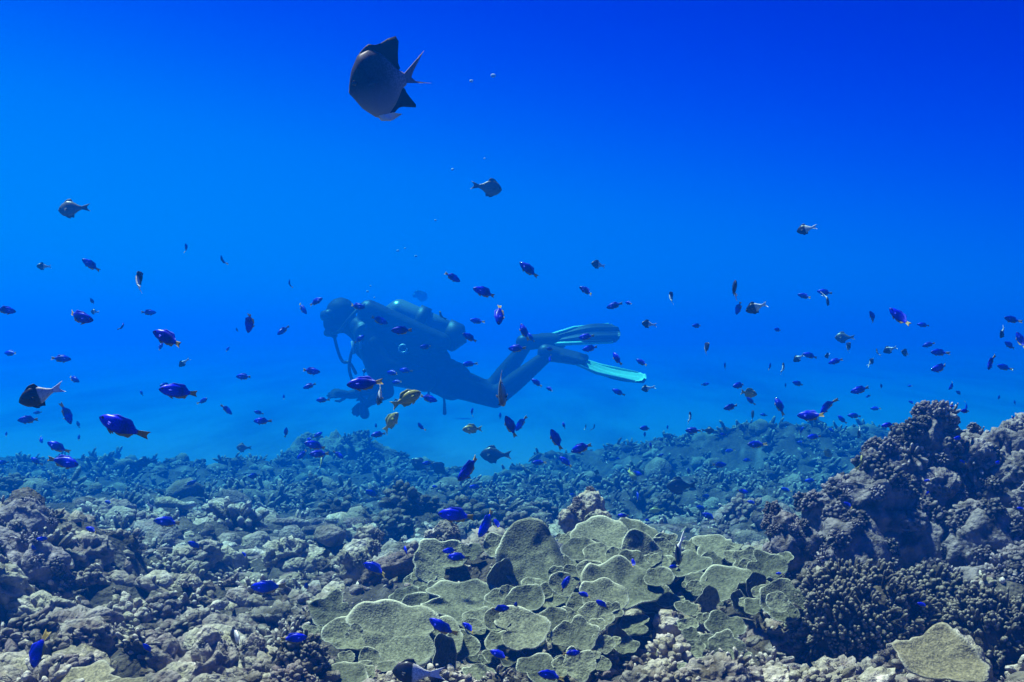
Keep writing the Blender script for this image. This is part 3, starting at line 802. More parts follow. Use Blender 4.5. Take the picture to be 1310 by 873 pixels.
hips = dp(578, 488)
diver = empty('person', hips)
tag(diver, 'scuba diver in black wetsuit swimming left with knees bent and pale green fins', 'person')
B = []
sh = Vector((0, 0.17, 0))
capsule(B, dp(478, 438), dp(505, 452), 0.155, 0.165)                    # chest
for s in (-1, 1):
    capsule(B, dp(478, 436) + sh * s * 0.75, dp(540, 468) + sh * s * 0.45, 0.10, 0.11)
capsule(B, dp(505, 452), dp(545, 472), 0.165, 0.14)                     # waist
capsule(B, dp(545, 472), dp(578, 487), 0.14, 0.145)                     # hips
capsule(B, dp(440, 411), dp(472, 432), 0.068, 0.085)                    # neck
capsule(B, dp(436, 408), dp(436, 400), 0.105, 0.11)                     # head
capsule(B, dp(428, 413), dp(431, 402), 0.085, 0.085)
KN = (dp(634, 508, -0.10), dp(627, 504, 0.16)); AN = (dp(703, 452, -0.12), dp(676, 438, 0.16))
for s, kn, an in ((-1, KN[0], AN[0]), (1, KN[1], AN[1])):
    hp = dp(578, 488) + Vector((0, 0.09 * s, 0))
    capsule(B, hp, kn, 0.112, 0.078); capsule(B, kn, kn.lerp(an, 0.35), 0.075, 0.072); capsule(B, kn.lerp(an, 0.35), an, 0.072, 0.045)
# near arm folded under the chest, far arm reaching forward and down
el1 = dp(500, 500, -0.24); wr1 = dp(478, 512, -0.20)
capsule(B, dp(480, 440, -0.19), el1, 0.068, 0.052); capsule(B, el1, wr1, 0.05, 0.036)
el2 = dp(474, 502, 0.24); wr2 = dp(442, 507, 0.22)
capsule(B, dp(480, 440, 0.19), el2, 0.068, 0.05); capsule(B, el2, wr2, 0.05, 0.036)
solid('body', B, diver, M_SUIT, 0.014)
def hand(wr, d, side, n):
    P = []; d = Vector(d).normalized(); up = Vector(n).normalized(); s = d.cross(up) * side
    capsule(P, wr, wr + d * 0.075, 0.030, 0.034)
    for k, (off, ln) in enumerate(((-0.033, 0.070), (-0.011, 0.082), (0.011, 0.076), (0.033, 0.058))):
        b0 = wr + d * 0.085 + s * off; b1 = b0 + d * ln * 0.55 - up * 0.008; b2 = b0 + d * ln * 0.95 - up * 0.032
        capsule(P, b0, b1, 0.0105, 0.0095); capsule(P, b1, b2, 0.0095, 0.008)
    t0 = wr + d * 0.03 - s * 0.035; t1 = t0 - s * 0.03 + d * 0.03; capsule(P, t0, t1, 0.012, 0.011); capsule(P, t1, t1 + d * 0.03, 0.011, 0.009)
    return P
solid('glove', hand(wr2, (-1, 0, 0.12), 1, (0, -0.8, 0.6)), diver, M_SUIT, 0.006, 3)
solid('glove', hand(wr1, (-0.8, 0.3, -0.5), -1, (0, -0.9, 0.3)), diver, M_SUIT, 0.006, 3)
# buoyancy vest around the torso
P = []
for s in (-1, 1):
    capsule(P, dp(470, 428) + sh * s * 0.9, dp(492, 470) + sh * s * 1.05, 0.085, 0.115)
    capsule(P, dp(492, 470) + sh * s * 1.05, dp(545, 486) + sh * s * 0.85, 0.115, 0.085)
    capsule(P, dp(462, 418) + sh * s * 0.55, dp(535, 446) + sh * s * 0.7, 0.075, 0.085)
capsule(P, dp(474, 399, -0.10), dp(566, 438, -0.10), 0.085, 0.07); capsule(P, dp(488, 412), dp(552, 446), 0.11, 0.11); capsule(P, dp(505, 430), dp(560, 462), 0.13, 0.10)
vest = solid('buoyancy_vest', P, diver, M_GEAR, 0.014)
V, T = tube([dp(520 + 5 * math.cos(t), 446 + 5 * math.sin(t), -0.30) - hips for t in np.linspace(0, 5.4, 12)], [0.006] * 12, 6)
link('ring', mesh_np('ring', V, T), vest, plain('steel_ring', (0.6, 0.62, 0.62), metal=0.6))
for (u0, v0, u1, v1) in ((456, 437, 459, 452), (466, 430, 467, 446)):
    V, T = tube([dp(u0, v0, -0.26) - hips, dp((u0 + u1) / 2, (v0 + v1) / 2, -0.27) - hips, dp(u1, v1, -0.28) - hips], [0.010] * 3, 5)
    link('strap', mesh_np('strap', V, T), vest, plain('grey_strap', (0.35, 0.36, 0.36)))
for (u0, v0, u1, v1) in ((547, 490, 548, 513), (566, 498, 569, 530)):
    V, T = tube([dp(u0, v0) - hips, dp((u0 + u1) / 2 + 1, (v0 + v1) / 2) - hips, dp(u1, v1) - hips], [0.010, 0.009, 0.016], 6)
    link('hanging_strap', mesh_np('hanging_strap', V, T), vest, M_GEAR)
# tank with its boot, band and valve
def lathe(a, b, prof, seg=24):
    a, b = Vector(a), Vector(b)
    return tube([a.lerp(b, t) - hips for t, r in prof], [r for t, r in prof], seg)
TA, TB = dp(497, 393), dp(588, 434)
V, T = lathe(TA, TB, [(0.0, 0.03), (0.02, 0.05), (0.06, 0.075), (0.12, 0.09), (0.5, 0.092), (0.84, 0.092)])
tank = link('scuba_tank', mesh_np('scuba_tank', V, T), diver, M_TANK)
V, T = lathe(TA, TB, [(0.80, 0.098), (0.801, 0.104), (0.97, 0.104), (1.0, 0.092)]); link('tank_boot', mesh_np('tank_boot', V, T), tank, M_GEAR)
V, T = lathe(TA, TB, [(0.38, 0.094), (0.381, 0.112), (0.52, 0.112), (0.521, 0.094)]); link('tank_band', mesh_np('tank_band', V, T), tank, M_GEAR)
P = []; capsule(P, dp(485, 383), dp(497, 389), 0.035, 0.04); capsule(P, dp(490, 380, -0.05), dp(490, 380, 0.07), 0.036, 0.036); capsule(P, dp(494, 384), dp(503, 390), 0.06, 0.075); capsule(P, dp(483, 388, -0.07), dp(483, 388, 0.05), 0.03, 0.03)
solid('valve', P, tank, M_GEAR, 0.010, 2)
# mask, regulator, hose, gauge
P = []; capsule(P, dp(419, 404, -0.055), dp(419, 404, 0.055), 0.042, 0.042); capsule(P, dp(423, 403, -0.08), dp(423, 403, 0.08), 0.04, 0.04)
mask = solid('mask', P, diver, M_GEAR, 0.008, 2)
V, T = ico(3); V = V * np.array((0.018, 0.075, 0.036)) + np.array(dp(413, 404) - hips); link('mask_glass', mesh_np('mask_glass', V, T), mask, M_MASKG)
P = []; capsule(P, dp(423, 424, -0.02), dp(423, 424, 0.02), 0.042, 0.042); capsule(P, dp(428, 421), dp(419, 426), 0.03, 0.03); capsule(P, dp(428, 430, -0.04), dp(428, 430, 0.04), 0.018, 0.018)
reg = solid('regulator', P, diver, M_GEAR, 0.008, 2)
def curve(pts, rad, n=28):
    pts = [Vector(p) for p in pts]; out = []
    for i in range(len(pts) - 1):
        p0, p1, p2, p3 = pts[max(i - 1, 0)], pts[i], pts[i + 1], pts[min(i + 2, len(pts) - 1)]
        for k in range(8):
            t = k / 8
            out.append(0.5 * ((2 * p1) + (p2 - p0) * t + (2 * p0 - 5 * p1 + 4 * p2 - p3) * t * t + (3 * p1 - p0 - 3 * p2 + p3) * t ** 3))
    out.append(pts[-1]); return tube([p - hips for p in out], [rad] * len(out), 7)
V, T = curve([dp(484, 390, -0.06), dp(468, 392, -0.16), dp(452, 408, -0.20), dp(438, 424, -0.14), dp(427, 426, -0.05)], 0.013); link('hose', mesh_np('hose', V, T), reg, M_GEAR)
V, T = curve([dp(428, 430, -0.02), dp(434, 448, -0.08), dp(442, 462, -0.16), dp(452, 464, -0.2), dp(460, 478, -0.2)], 0.011); link('hose', mesh_np('hose', V, T), reg, M_GEAR)
V, T = curve([dp(458, 440, -0.22), dp(452, 470, -0.24), dp(462, 500, -0.24), dp(469, 516, -0.22)], 0.011); gh = link('gauge_hose', mesh_np('gauge_hose', V, T), diver, M_GEAR)
P = []; capsule(P, dp(469, 518, -0.22), dp(471, 528, -0.22), 0.03, 0.036); solid('gauge', P, diver, M_GEAR, 0.008, 2)
# fins: foot pocket, ribbed blade, side rails
def swim_fin(an, tip, wdir, half, parent):
    an, tip, w = Vector(an), Vector(tip), Vector(wdir).normalized(); d = (tip - an); L = d.length; dn = d.normalized(); n = dn.cross(w).normalized(); w = n.cross(dn).normalized()
    P = []; capsule(P, an - dn * 0.03, an + dn * 0.20, 0.062, 0.05); capsule(P, an + dn * 0.10 - w * 0.03, an + dn * 0.24 - w * 0.04, 0.04, 0.03); capsule(P, an + dn * 0.10 + w * 0.03, an + dn * 0.24 + w * 0.04, 0.04, 0.03)
    root = solid('swim_fin', P, parent, M_GEAR, 0.010, 3)
    nu, nv = 18, 14; top, bot = [], []
    for i in range(nu):
        t = i / (nu - 1)
        hw = half * (0.42 + 0.58 * min(1, t * 1.5) ** 0.8)
        for j in range(nv):
            s = j / (nv - 1) * 2 - 1
            end = 0.05 * (1 - s * s) * (1 if t > 0.9 else 0)
            rib = 0.012 if abs(abs(s) - 0.45) < 0.1 else 0
            c = an + dn * (0.16 + (L - 0.16) * t + end) + w * (hw * s) + n * (0.06 * math.sin(t * 2.2))
            top.append(tuple(c + n * (0.006 + rib) - hips)); bot.append(tuple(c - n * (0.006 + rib) - hips))
    V = np.array(top + bot); K = nu * nv; Qd = []
    for i in range(nu - 1):
        for j in range(nv - 1):
            a, b, c, d_ = i * nv + j, i * nv + j + 1, (i + 1) * nv + j + 1, (i + 1) * nv + j
            Qd += [(a, b, c, d_), (K + d_, K + c, K + b, K + a)]
    for i in range(nu - 1):
        for j, f in ((0, 1), (nv - 1, 0)):
            a, b = i * nv + j, (i + 1) * nv + j; Qd.append((a, b, K + b, K + a) if f else (b, a, K + a, K + b))
    for j in range(nv - 1):
        for i, f in ((0, 0), (nu - 1, 1)):
            a, b = i * nv + j, i * nv + j + 1; Qd.append((a, b, K + b, K + a) if f == 0 else (b, a, K + a, K + b))
    bme = mesh_np('blade', V, np.array(Qd), False); bme.materials.append(M_FIN); bme.materials.append(M_GEAR)
    for p_ in bme.polygons: p_.material_index = 0 if min(p_.vertices) >= K else 1
    link('blade', bme, root)
    for s in (-1, 1):
        path = [an + dn * 0.10 + w * (half * 0.35 * s), an + dn * (0.16 + 0.4 * (L - 0.16)) + w * (half * 0.86 * s) + n * 0.045, an + dn * (L - 0.02) + w * (half * s) + n * 0.05]
        V, T = tube([p - hips for p in path], [0.016, 0.014, 0.010], 6); link('side_rail', mesh_np('side_rail', V, T), root, M_FIN)
    return root
swim_fin(AN[0], dp(815, 474, -0.22), (0.0, -1.0, -0.38), 0.085, diver)
swim_fin(AN[1], dp(787, 432, 0.25), (0.1, 0.62, 0.7), 0.085, diver)

# ================================================================== fish
def interp(tab, s):
    a = np.array(tab); return np.interp(s, a[:, 0], a[:, 1])

SHAPE = {
 # top, bottom, half width; s runs from the nose (0) to the tail root (1)
 'blue': dict(bl=.82, top=[(0, .01), (.05, .06), (.18, .13), (.42, .178), (.65, .155), (.85, .09), (1, .045)], bot=[(0, -.015), (.05, -.06), (.18, -.12), (.42, -.17), (.65, -.15), (.85, -.085), (1, -.045)], w=.085,
      tail=[(-.50, .085), (-.485, .06), (-.465, .025), (-.46, 0), (-.465, -.025), (-.485, -.06), (-.50, -.085)], dors=(.28, .9, .04, .07), anal=(.52, .9, .035, .065)),
 'bicolor': dict(top=[(0, .01), (.05, .08), (.18, .17), (.4, .235), (.62, .20), (.85, .09), (1, .045)], bot=[(0, -.015), (.05, -.07), (.18, -.16), (.4, -.225), (.62, -.19), (.85, -.085), (1, -.045)], w=.085,
      tail=[(-.50, .13), (-.455, .09), (-.41, .035), (-.40, 0), (-.41, -.035), (-.455, -.09), (-.50, -.13)], dors=(.22, .62, .05, .07), anal=(.42, .66, .04, .07)),
 'yellow': dict(top=[(0, .01), (.06, .075), (.2, .15), (.42, .19), (.65, .16), (.85, .085), (1, .05)], bot=[(0, -.015), (.06, -.07), (.2, -.14), (.42, -.185), (.65, -.155), (.85, -.085), (1, -.05)], w=.08,
      tail=[(-.50, .15), (-.46, .10), (-.42, .04), (-.41, 0), (-.42, -.04), (-.46, -.10), (-.50, -.15)], dors=(.26, .88, .07, .09), anal=(.5, .88, .05, .08)),
 'sergeant': dict(bl=.68, top=[(0, .0), (.04, .09), (.12, .22), (.3, .38), (.5, .42), (.7, .34), (.88, .14), (1, .07)], bot=[(0, -.03), (.05, -.09), (.15, -.22), (.35, -.36), (.55, -.37), (.75, -.25), (.9, -.11), (1, -.07)], w=.12,
      tail=[(-.50, .27), (-.40, .165), (-.30, .06), (-.26, .0), (-.30, -.05), (-.40, -.085), (-.52, -.12)], dors=(.3, .92, .05, .19), anal=(.58, .92, .04, .16)),
}
SHAPE['grey'] = dict(SHAPE['bicolor']); SHAPE['grey']['top'] = [(s, z * 1.12) for s, z in SHAPE['bicolor']['top']]; SHAPE['grey']['bot'] = [(s, z * 1.12) for s, z in SHAPE['bicolor']['bot']]
SHAPE['dark'] = dict(SHAPE['bicolor'])
SHAPE['dark']['tail'] = [(-.50, .14), (-.46, .09), (-.42, .04), (-.41, 0), (-.42, -.04), (-.46, -.09), (-.50, -.14)]

def bend_y(V, b):
    x = V[:, 0]; d = np.clip(0.15 - x, 0, None)
    V[:, 1] += b * d * d * 1.6
    return V

def sheet(base, tip, t0=0.010, t1=0.003, mid=3):
    """thin solid fin between two rows of (x, z) points"""
    n = len(base); rows = mid + 1; V = []; 
    for sgn in (1, -1):
        for i in range(rows):
            f = i / mid
            for (bx, bz), (tx, tz) in zip(base, tip):
                V.append((bx + (tx - bx) * f, sgn * (t0 + (t1 - t0) * f), bz + (tz - bz) * f))
    K = rows * n; T = []
    for i in range(rows - 1):
        for j in range(n - 1):
            a, b, c, d = i * n + j, i * n + j + 1, (i + 1) * n + j + 1, (i + 1) * n + j
            T += [(a, b, c), (a, c, d), (K + c, K + b, K + a), (K + d, K + c, K + a)]
    for j in range(n - 1):
        a, b = (rows - 1) * n + j, (rows - 1) * n + j + 1
        T += [(a, b, K + b), (a, K + b, K + a)]
    for i in range(rows - 1):
        for j in (0, n - 1):
            a, b = i * n + j, (i + 1) * n + j
            T += [(a, b, K + b), (a, K + b, K + a)]
    return np.array(V), np.array(T)

def fish_parts(kind, bend, hi):
    S = SHAPE[kind]; BODY_L = S.get('bl', 0.76); ns, nr = (22, 16) if hi else (12, 10)
    s = np.linspace(0, 1, ns) ** 1.15
    V = []
    for q in s:
        x = 0.5 - q * BODY_L; t, b = interp(S['top'], q), interp(S['bot'], q)
        w = S['w'] * (math.sin(min(1, q * 2.2 + 0.06) * math.pi / 2) ** 0.8) * (1 - 0.78 * max(0, q - 0.35) / 0.65)
        for j in range(nr):
            a = 2 * math.pi * j / nr
            ca, sa = math.cos(a), math.sin(a)
            V.append((x, w * math.copysign(abs(ca) ** 0.9, ca), (t + b) / 2 + (t - b) / 2 * math.copysign(abs(sa) ** 0.95, sa)))
    T = []
    for i in range(ns - 1):
        for j in range(nr):
            k = (j + 1) % nr; a, b, c, d = i * nr + j, i * nr + k, (i + 1) * nr + k, (i + 1) * nr + j
            T += [(a, c, b), (a, d, c)]
    V.append((0.505, 0, 0)); V.append((0.5 - BODY_L - 0.01, 0, 0)); c0, c1 = len(V) - 2, len(V) - 1
    for j in range(nr):
        k = (j + 1) % nr; T += [(j, k, c0), ((ns - 1) * nr + k, (ns - 1) * nr + j, c1)]
    out = {'body': [(np.array(V), np.array(T))]}
    xr = 0.5 - BODY_L + 0.02
    tl = S['tail']; n = len(tl)
    out['tail_fin'] = [sheet([(xr, 0.045 * (1 - 2 * j / (n - 1))) for j in range(n)], tl, 0.014, 0.003)]
    def med(spec, sign):
        a, b, h, hr = spec; q = np.linspace(a, b, 14); tab = S['top'] if sign > 0 else S['bot']; base, tip = [], []
        for i, v in enumerate(q):
            z = interp(tab, v); f = i / 13; x = 0.5 - v * BODY_L
            g = math.exp(-((f - 0.72) / 0.15) ** 2)
            hh = h * math.sin(min(1, f * 2.4 + 0.15) * math.pi / 2) * (1 - max(0, f - 0.75) / 0.25 * 0.9) + (hr - h) * g
            base.append((x, z * 0.93)); tip.append((x - 0.02 - (1.3 if kind == 'sergeant' else 0.9) * (hr - h) * g, z + sign * hh))
        return sheet(base, tip, 0.012, 0.003)
    out['dorsal_fin'] = [med(S['dors'], 1)]; out['anal_fin'] = [med(S['anal'], -1)]
    zb = interp(S['bot'], 0.34); x0 = 0.5 - 0.34 * BODY_L
    pv = sheet([(x0 + .03, zb * .9), (x0 - .01, zb * .92), (x0 - .04, zb * .92)], [(x0 - .06, zb - .045), (x0 - .12, zb - .06), (x0 - .10, zb - .02)], .006, .002, 2)
    out['pelvic_fin'] = []
    if kind == 'sergeant': pv = sheet([(x0 - .02, zb * .93), (x0 - .10, zb * .97), (x0 - .20, zb * .97)], [(x0 - .06, zb - .05), (x0 - .17, zb - .075), (x0 - .30, zb - .03)], .008, .003, 2)
    for sy in (1, -1):
        v = pv[0].copy(); v[:, 1] = v[:, 1] + sy * (0.025 + 0.35 * np.clip(zb * .9 - v[:, 2], 0, 1)); out['pelvic_fin'].append((v, pv[1]))
    zc = (interp(S['top'], .3) + interp(S['bot'], .3)) / 2; x0 = 0.5 - .31 * BODY_L; sc = abs(interp(S['bot'], .3)) / .15
    pf = sheet([(x0, zc + .015), (x0, zc - .01), (x0, zc - .035)], [(x0 - .09, zc + .015), (x0 - .11, zc - .025), (x0 - .075, zc - .055)], .004, .002, 2)
    out['pectoral_fin'] = []
    for sy in (1, -1):
        v = pf[0].copy(); v[:, 1] = v[:, 1] + sy * (S['w'] * 0.92 + 0.45 * np.clip(x0 - v[:, 0], 0, 1)); out['pectoral_fin'].append((v, pf[1]))
    ze = interp(S['top'], .10) * 0.38; xe = 0.5 - .11 * BODY_L; ew = S['w'] * 0.62
    out['eye'] = []
    for sy in (1, -1):
        v, t = ico(2); r = 0.028 * (1.2 if kind == 'sergeant' else 1); out['eye'].append((v * np.array((r, r * .5, r)) + np.array((xe, sy * ew, ze)), t))
    for k in out: out[k] = [(bend_y(v, bend), t) for v, t in out[k]]
    return out

FISH_MESH = {}
def fish_meshes(kind, bi):
    key = (kind, bi)
    if key not in FISH_MESH:
        b = (-0.55, -0.2, 0.25, 0.6)[bi]
        mb, mt, md = FM[kind]
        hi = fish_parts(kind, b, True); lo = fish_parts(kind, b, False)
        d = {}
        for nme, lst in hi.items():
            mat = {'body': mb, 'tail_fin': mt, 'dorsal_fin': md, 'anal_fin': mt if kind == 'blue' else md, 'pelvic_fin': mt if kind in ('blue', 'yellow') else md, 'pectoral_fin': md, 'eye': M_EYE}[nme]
            if kind == 'sergeant' and nme == 'pelvic_fin': mat = M_WFIN
            if kind == 'sergeant' and nme == 'pectoral_fin': mat = M_PINK
            d[nme] = []
            for v, t in lst:
                me = mesh_np(nme, v, t); me.materials.append(mat); d[nme].append(me)
        parts, mi = [], []
        for nme, slot in (('body', 0), ('tail_fin', 1), ('dorsal_fin', 2), ('anal_fin', 1 if kind == 'blue' else 2), ('pelvic_fin', 1 if kind in ('blue', 'yellow') else 2)):
            for v, t in lo[nme]: parts.append((v, t)); mi += [slot] * len(t)
        V, T = join(parts); me = mesh_np('fish', V, T)
        for m in (mb, mt, md): me.materials.append(m)
        me.polygons.foreach_set('material_index', np.array(mi, np.int32)); d['whole'] = me
        FISH_MESH[key] = d
    return FISH_MESH[key]

# (u, v, length px, heading in the picture: 0 right, 90 up, 180 left, 270 down, kind, far?, turn away from side-on)
b, w, g, d_, y_ = 'blue', 'bicolor', 'grey', 'dark', 'yellow'
FISH = [
 (94,267,41,186,g,1,8),(56,341,15,180,w,0,35),(116,339,25,145,b,0,10),(175,360,22,75,w,0,55),(239,318,11,95,b,0,50),(284,333,11,90,b,0,50),(118,386,9,110,b,0,30),(121,399,12,175,w,0,30),
 (101,406,40,348,b,0,10),(7,397,24,350,b,0,20),(190,400,19,0,b,0,10),(157,418,10,100,b,0,50),(215,433,45,157,b,0,12),(205,444,11,60,b,0,30),(320,412,29,255,b,0,20),(303,423,7,90,b,1,30),(291,447,8,60,b,1,20),
 (14,452,19,178,b,0,15),(78,459,24,355,b,0,15),(94,485,18,335,b,0,10),(53,505,56,200,w,0,14),(86,530,28,296,b,0,15),(100,543,9,100,b,1,30),(48,528,11,185,b,1,10),(36,537,26,184,b,1,10),
 (154,546,62,157,b,0,10),(228,501,47,172,b,0,15),(212,493,13,185,b,0,40),(260,513,14,30,b,0,20),(290,524,19,320,b,0,15),(235,464,15,225,w,0,20),(181,503,8,120,b,1,20),(312,482,21,180,b,0,10),
 (52,562,12,300,b,1,20),(73,572,29,157,b,0,10),(45,590,16,150,b,0,30),(82,591,40,350,b,0,12),(4,592,14,175,b,0,20),(8,556,7,90,b,1,20),(101,560,8,90,b,1,20),(244,619,15,30,b,0,20),(325,609,15,185,b,0,30),
 (193,649,13,275,w,0,40),(188,591,22,180,d_,1,30),(312,573,20,180,g,2,10),(139,643,12,170,b,0,20),
 (398,475,24,355,b,0,10),(396,494,17,200,b,0,10),(412,512,16,182,b,0,20),(331,528,12,165,b,0,20),(335,539,22,180,b,0,10),(366,553,13,80,b,0,30),(363,508,7,90,b,1,10),
 (406,557,14,30,b,0,20),(403,570,28,166,b,0,10),(408,581,24,180,b,0,15),(387,582,17,222,b,0,20),(433,582,16,325,b,0,20),(411,593,15,95,y_,0,40),(394,563,11,20,b,0,30),
 (466,491,44,184,b,0,12),(487,504,31,250,w,0,35),(503,477,17,180,b,0,20),(518,474,15,178,b,0,30),(508,489,14,185,b,0,20),(466,476,8,90,d_,1,30),(519,511,42,25,y_,0,15),(515,513,17,350,b,0,20),(499,541,34,50,y_,0,20),
 (548,510,24,345,b,0,10),(484,556,19,188,b,0,15),(481,545,7,90,b,1,20),(538,546,12,120,b,0,30),(603,528,12,70,b,1,40),(640,532,8,90,b,1,20),(605,549,27,183,y_,0,10),
 (539,596,30,150,d_,2,15),(565,602,30,140,d_,2,10),(547,593,14,180,b,0,20),(600,600,38,225,b,0,35),(635,582,42,180,d_,2,10),(608,623,16,180,b,0,20),(557,623,9,170,b,1,20),(476,632,19,150,b,0,20),
 (584,659,48,178,b,0,8),(623,670,37,236,b,0,35),(636,671,16,120,b,0,20),(600,466,16,180,b,0,30),(545,444,16,180,b,0,20),(640,499,40,287,g,0,48),
 (661,446,22,182,b,0,25),(704,447,11,170,b,0,20),(704,459,9,260,b,1,30),(755,446,21,190,b,0,15),(789,459,18,118,b,1,35),(821,464,16,150,b,0,20),(687,490,17,148,b,0,15),(704,498,11,160,b,0,30),(791,502,17,155,b,0,15),(828,497,16,190,w,0,25),
 (902,446,16,58,w,0,45),(927,469,10,90,b,0,40),(902,492,11,15,b,1,10),(946,493,19,190,b,0,20),(957,503,25,350,y_,0,20),(960,513,14,130,b,0,20),(935,521,20,192,b,0,15),(962,532,13,85,d_,0,50),(883,534,13,80,w,0,50),
 (887,551,20,182,b,0,15),(905,551,17,0,d_,0,20),(925,556,9,170,b,0,20),(826,548,16,180,b,0,20),(825,556,7,90,b,1,30),(833,572,13,110,b,0,40),(845,583,9,30,b,1,10),(854,547,6,90,b,1,10),
 (653,545,29,115,b,0,20),(666,542,22,237,b,0,25),(711,562,29,115,b,0,15),(744,573,29,202,b,0,15),(724,591,21,146,b,0,15),(689,592,17,180,b,0,15),(721,544,8,100,b,0,30),(749,547,8,80,w,1,40),(760,547,9,85,d_,1,40),(776,590,7,80,w,1,20),(791,587,7,180,b,1,10),(651,614,9,180,d_,1,20),
 (814,606,15,350,b,0,20),(808,608,18,320,y_,1,20),(816,636,13,95,b,0,40),(873,622,42,180,d_,0,10),(881,604,11,100,b,1,30),(921,595,18,0,b,0,15),(956,589,12,180,b,1,20),(933,577,12,185,b,1,20),(967,569,23,178,b,0,15),
 (950,629,15,350,b,0,15),(962,643,12,170,b,0,20),(902,635,13,0,b,1,15),(897,650,14,165,b,0,15),(907,661,20,160,b,0,15),(797,660,14,175,b,0,15),(840,653,19,185,y_,1,15),(733,633,9,180,b,1,20),(763,606,11,80,d_,1,30),(829,666,9,170,b,1,20),
 (985,469,9,90,b,0,40),(1002,471,13,72,w,0,50),(1022,458,16,215,w,0,20),(1036,455,18,165,b,0,15),(1060,455,12,190,w,0,30),(1069,462,19,200,b,0,10),(1084,445,14,70,w,0,40),(1005,493,6,90,b,1,10),(1021,491,16,165,b,0,15),(997,519,21,110,b,0,30),
 (1037,532,33,180,b,0,12),(1057,520,26,230,b,0,25),(1100,499,24,195,b,0,12),(1111,507,8,200,b,1,10),(1128,495,9,120,b,0,30),(1120,523,13,180,b,2,10),(1166,515,8,150,b,1,20),(1164,494,6,180,b,1,20),(1093,532,17,178,b,0,12),(1077,537,14,130,b,0,20),
 (1064,551,10,150,b,1,15),(1136,544,17,190,b,0,12),(1041,559,18,183,b,0,12),(1100,553,16,240,w,0,40),(1025,551,12,50,b,0,20),(1024,566,9,180,b,1,20),(977,531,10,175,b,1,10),(1057,579,20,330,y_,1,25),(1103,592,18,80,y_,0,45),(1037,615,15,185,b,0,15),(1005,627,14,160,b,1,15),
 (1085,646,13,150,b,0,15),(1122,451,10,85,w,0,40),(1114,464,11,70,w,0,40),(1139,447,18,205,w,0,20),(1160,452,17,165,w,0,25),(1188,441,16,197,b,0,15),(1201,451,22,178,b,0,12),(1203,471,26,190,b,0,12),(1218,494,14,220,b,0,20),(1227,503,11,150,b,1,15),(1237,519,12,240,b,1,30),(1235,526,14,180,b,0,20),(1218,520,7,180,b,1,10),
 (1278,509,7,90,b,1,20),(1298,515,6,100,b,1,10),(1296,535,6,90,b,1,20),(1267,464,21,240,b,0,35),(1284,470,19,166,b,0,12),(1292,442,18,150,b,0,15),(1306,436,24,110,b,0,15),
 (1227,561,16,182,b,0,15),(1229,552,15,180,d_,0,25),(1231,591,9,150,b,0,20),(1278,592,12,180,b,0,25),(1187,615,9,190,b,0,25),(1186,632,9,60,b,0,20),(1306,651,10,170,b,0,20),
 (623,240,38,352,g,1,20),(579,355,22,330,b,0,12),(620,374,31,162,b,0,12),(639,402,28,266,b,0,30),(610,411,18,170,b,0,15),(601,432,21,150,b,0,12),(564,404,13,110,d_,1,40),(457,392,21,350,b,0,10),(485,410,23,340,b,0,12),(514,423,27,180,b,0,10),(460,434,15,40,b,0,20),
 (404,386,20,25,b,0,12),(387,395,18,310,b,0,15),(362,423,17,220,b,0,25),(370,363,10,80,b,0,40),(676,345,29,140,b,0,12),(766,339,20,170,w,0,20),(750,372,20,152,b,0,12),(786,391,21,197,b,0,12),(805,388,10,170,b,0,30),(857,381,16,55,w,0,45),(939,371,19,95,w,0,60),(945,394,18,255,b,0,25),
 (968,393,29,202,w,0,14),(830,415,19,172,w,0,20),(892,417,14,180,b,0,20),(750,431,20,188,b,0,15),(670,424,21,110,b,0,25),(679,432,14,120,b,0,30),
 (1032,293,24,195,w,0,25),(1029,379,17,165,b,0,15),(1055,374,19,172,b,0,12),(1059,383,17,255,w,0,45),(995,422,11,170,b,0,30),(1081,432,25,180,g,2,10),(1117,406,19,125,b,0,20),(1151,406,33,136,b,0,15),(1181,416,15,172,b,0,15),(1294,409,21,166,b,0,15),(1283,425,18,236,w,0,25),
 (214,668,33,172,b,0,10),(118,678,19,166,b,0,12),(55,690,16,175,b,0,15),(249,698,20,150,b,0,12),(47,835,46,250,b,0,20),(189,830,18,130,b,0,15),(304,815,27,195,w,0,55),(43,703,13,95,b,0,30),(313,710,10,140,b,0,20),
 (341,752,42,180,b,0,12),(392,752,14,80,b,0,30),(376,817,33,4,b,0,12),(481,727,36,165,b,0,12),(519,705,12,110,b,0,40),(576,705,20,180,b,0,15),(585,713,27,180,b,0,15),(415,709,16,20,d_,0,30),(565,803,38,148,b,0,18),(600,803,20,150,b,0,20),(640,779,24,2,b,0,15),(639,838,26,160,b,0,15),(532,862,62,178,w,0,15),
 (723,747,22,58,b,0,15),(748,761,17,166,b,0,12),(770,773,19,148,b,0,15),(810,721,12,95,b,0,30),(862,725,13,180,b,0,20),(868,703,34,262,w,0,45),(732,836,21,4,b,0,12),(703,864,31,165,b,0,18),(660,775,11,85,b,0,30),(997,734,9,180,b,0,15),(1180,774,14,160,b,0,15),
]
LEN = {'blue': 0.047, 'bicolor': 0.051, 'grey': 0.075, 'dark': 0.105, 'yellow': 0.055, 'sergeant': 0.09}
WHAT = {'blue': 'blue damselfish', 'bicolor': 'white-tailed black fish', 'grey': 'grey deep-bodied fish', 'dark': 'dark fish', 'yellow': 'yellow-green fish'}
GROUP = {'blue': 'blue damselfish schooling over the reef', 'bicolor': 'black and white chromis in the school', 'grey': 'grey damselfish in open water', 'dark': 'dark fish near the reef', 'yellow': 'yellow fish in the school'}
NAME = {'blue': 'blue_damselfish', 'bicolor': 'black_white_fish', 'grey': 'grey_fish', 'dark': 'dark_fish', 'yellow': 'yellow_fish'}

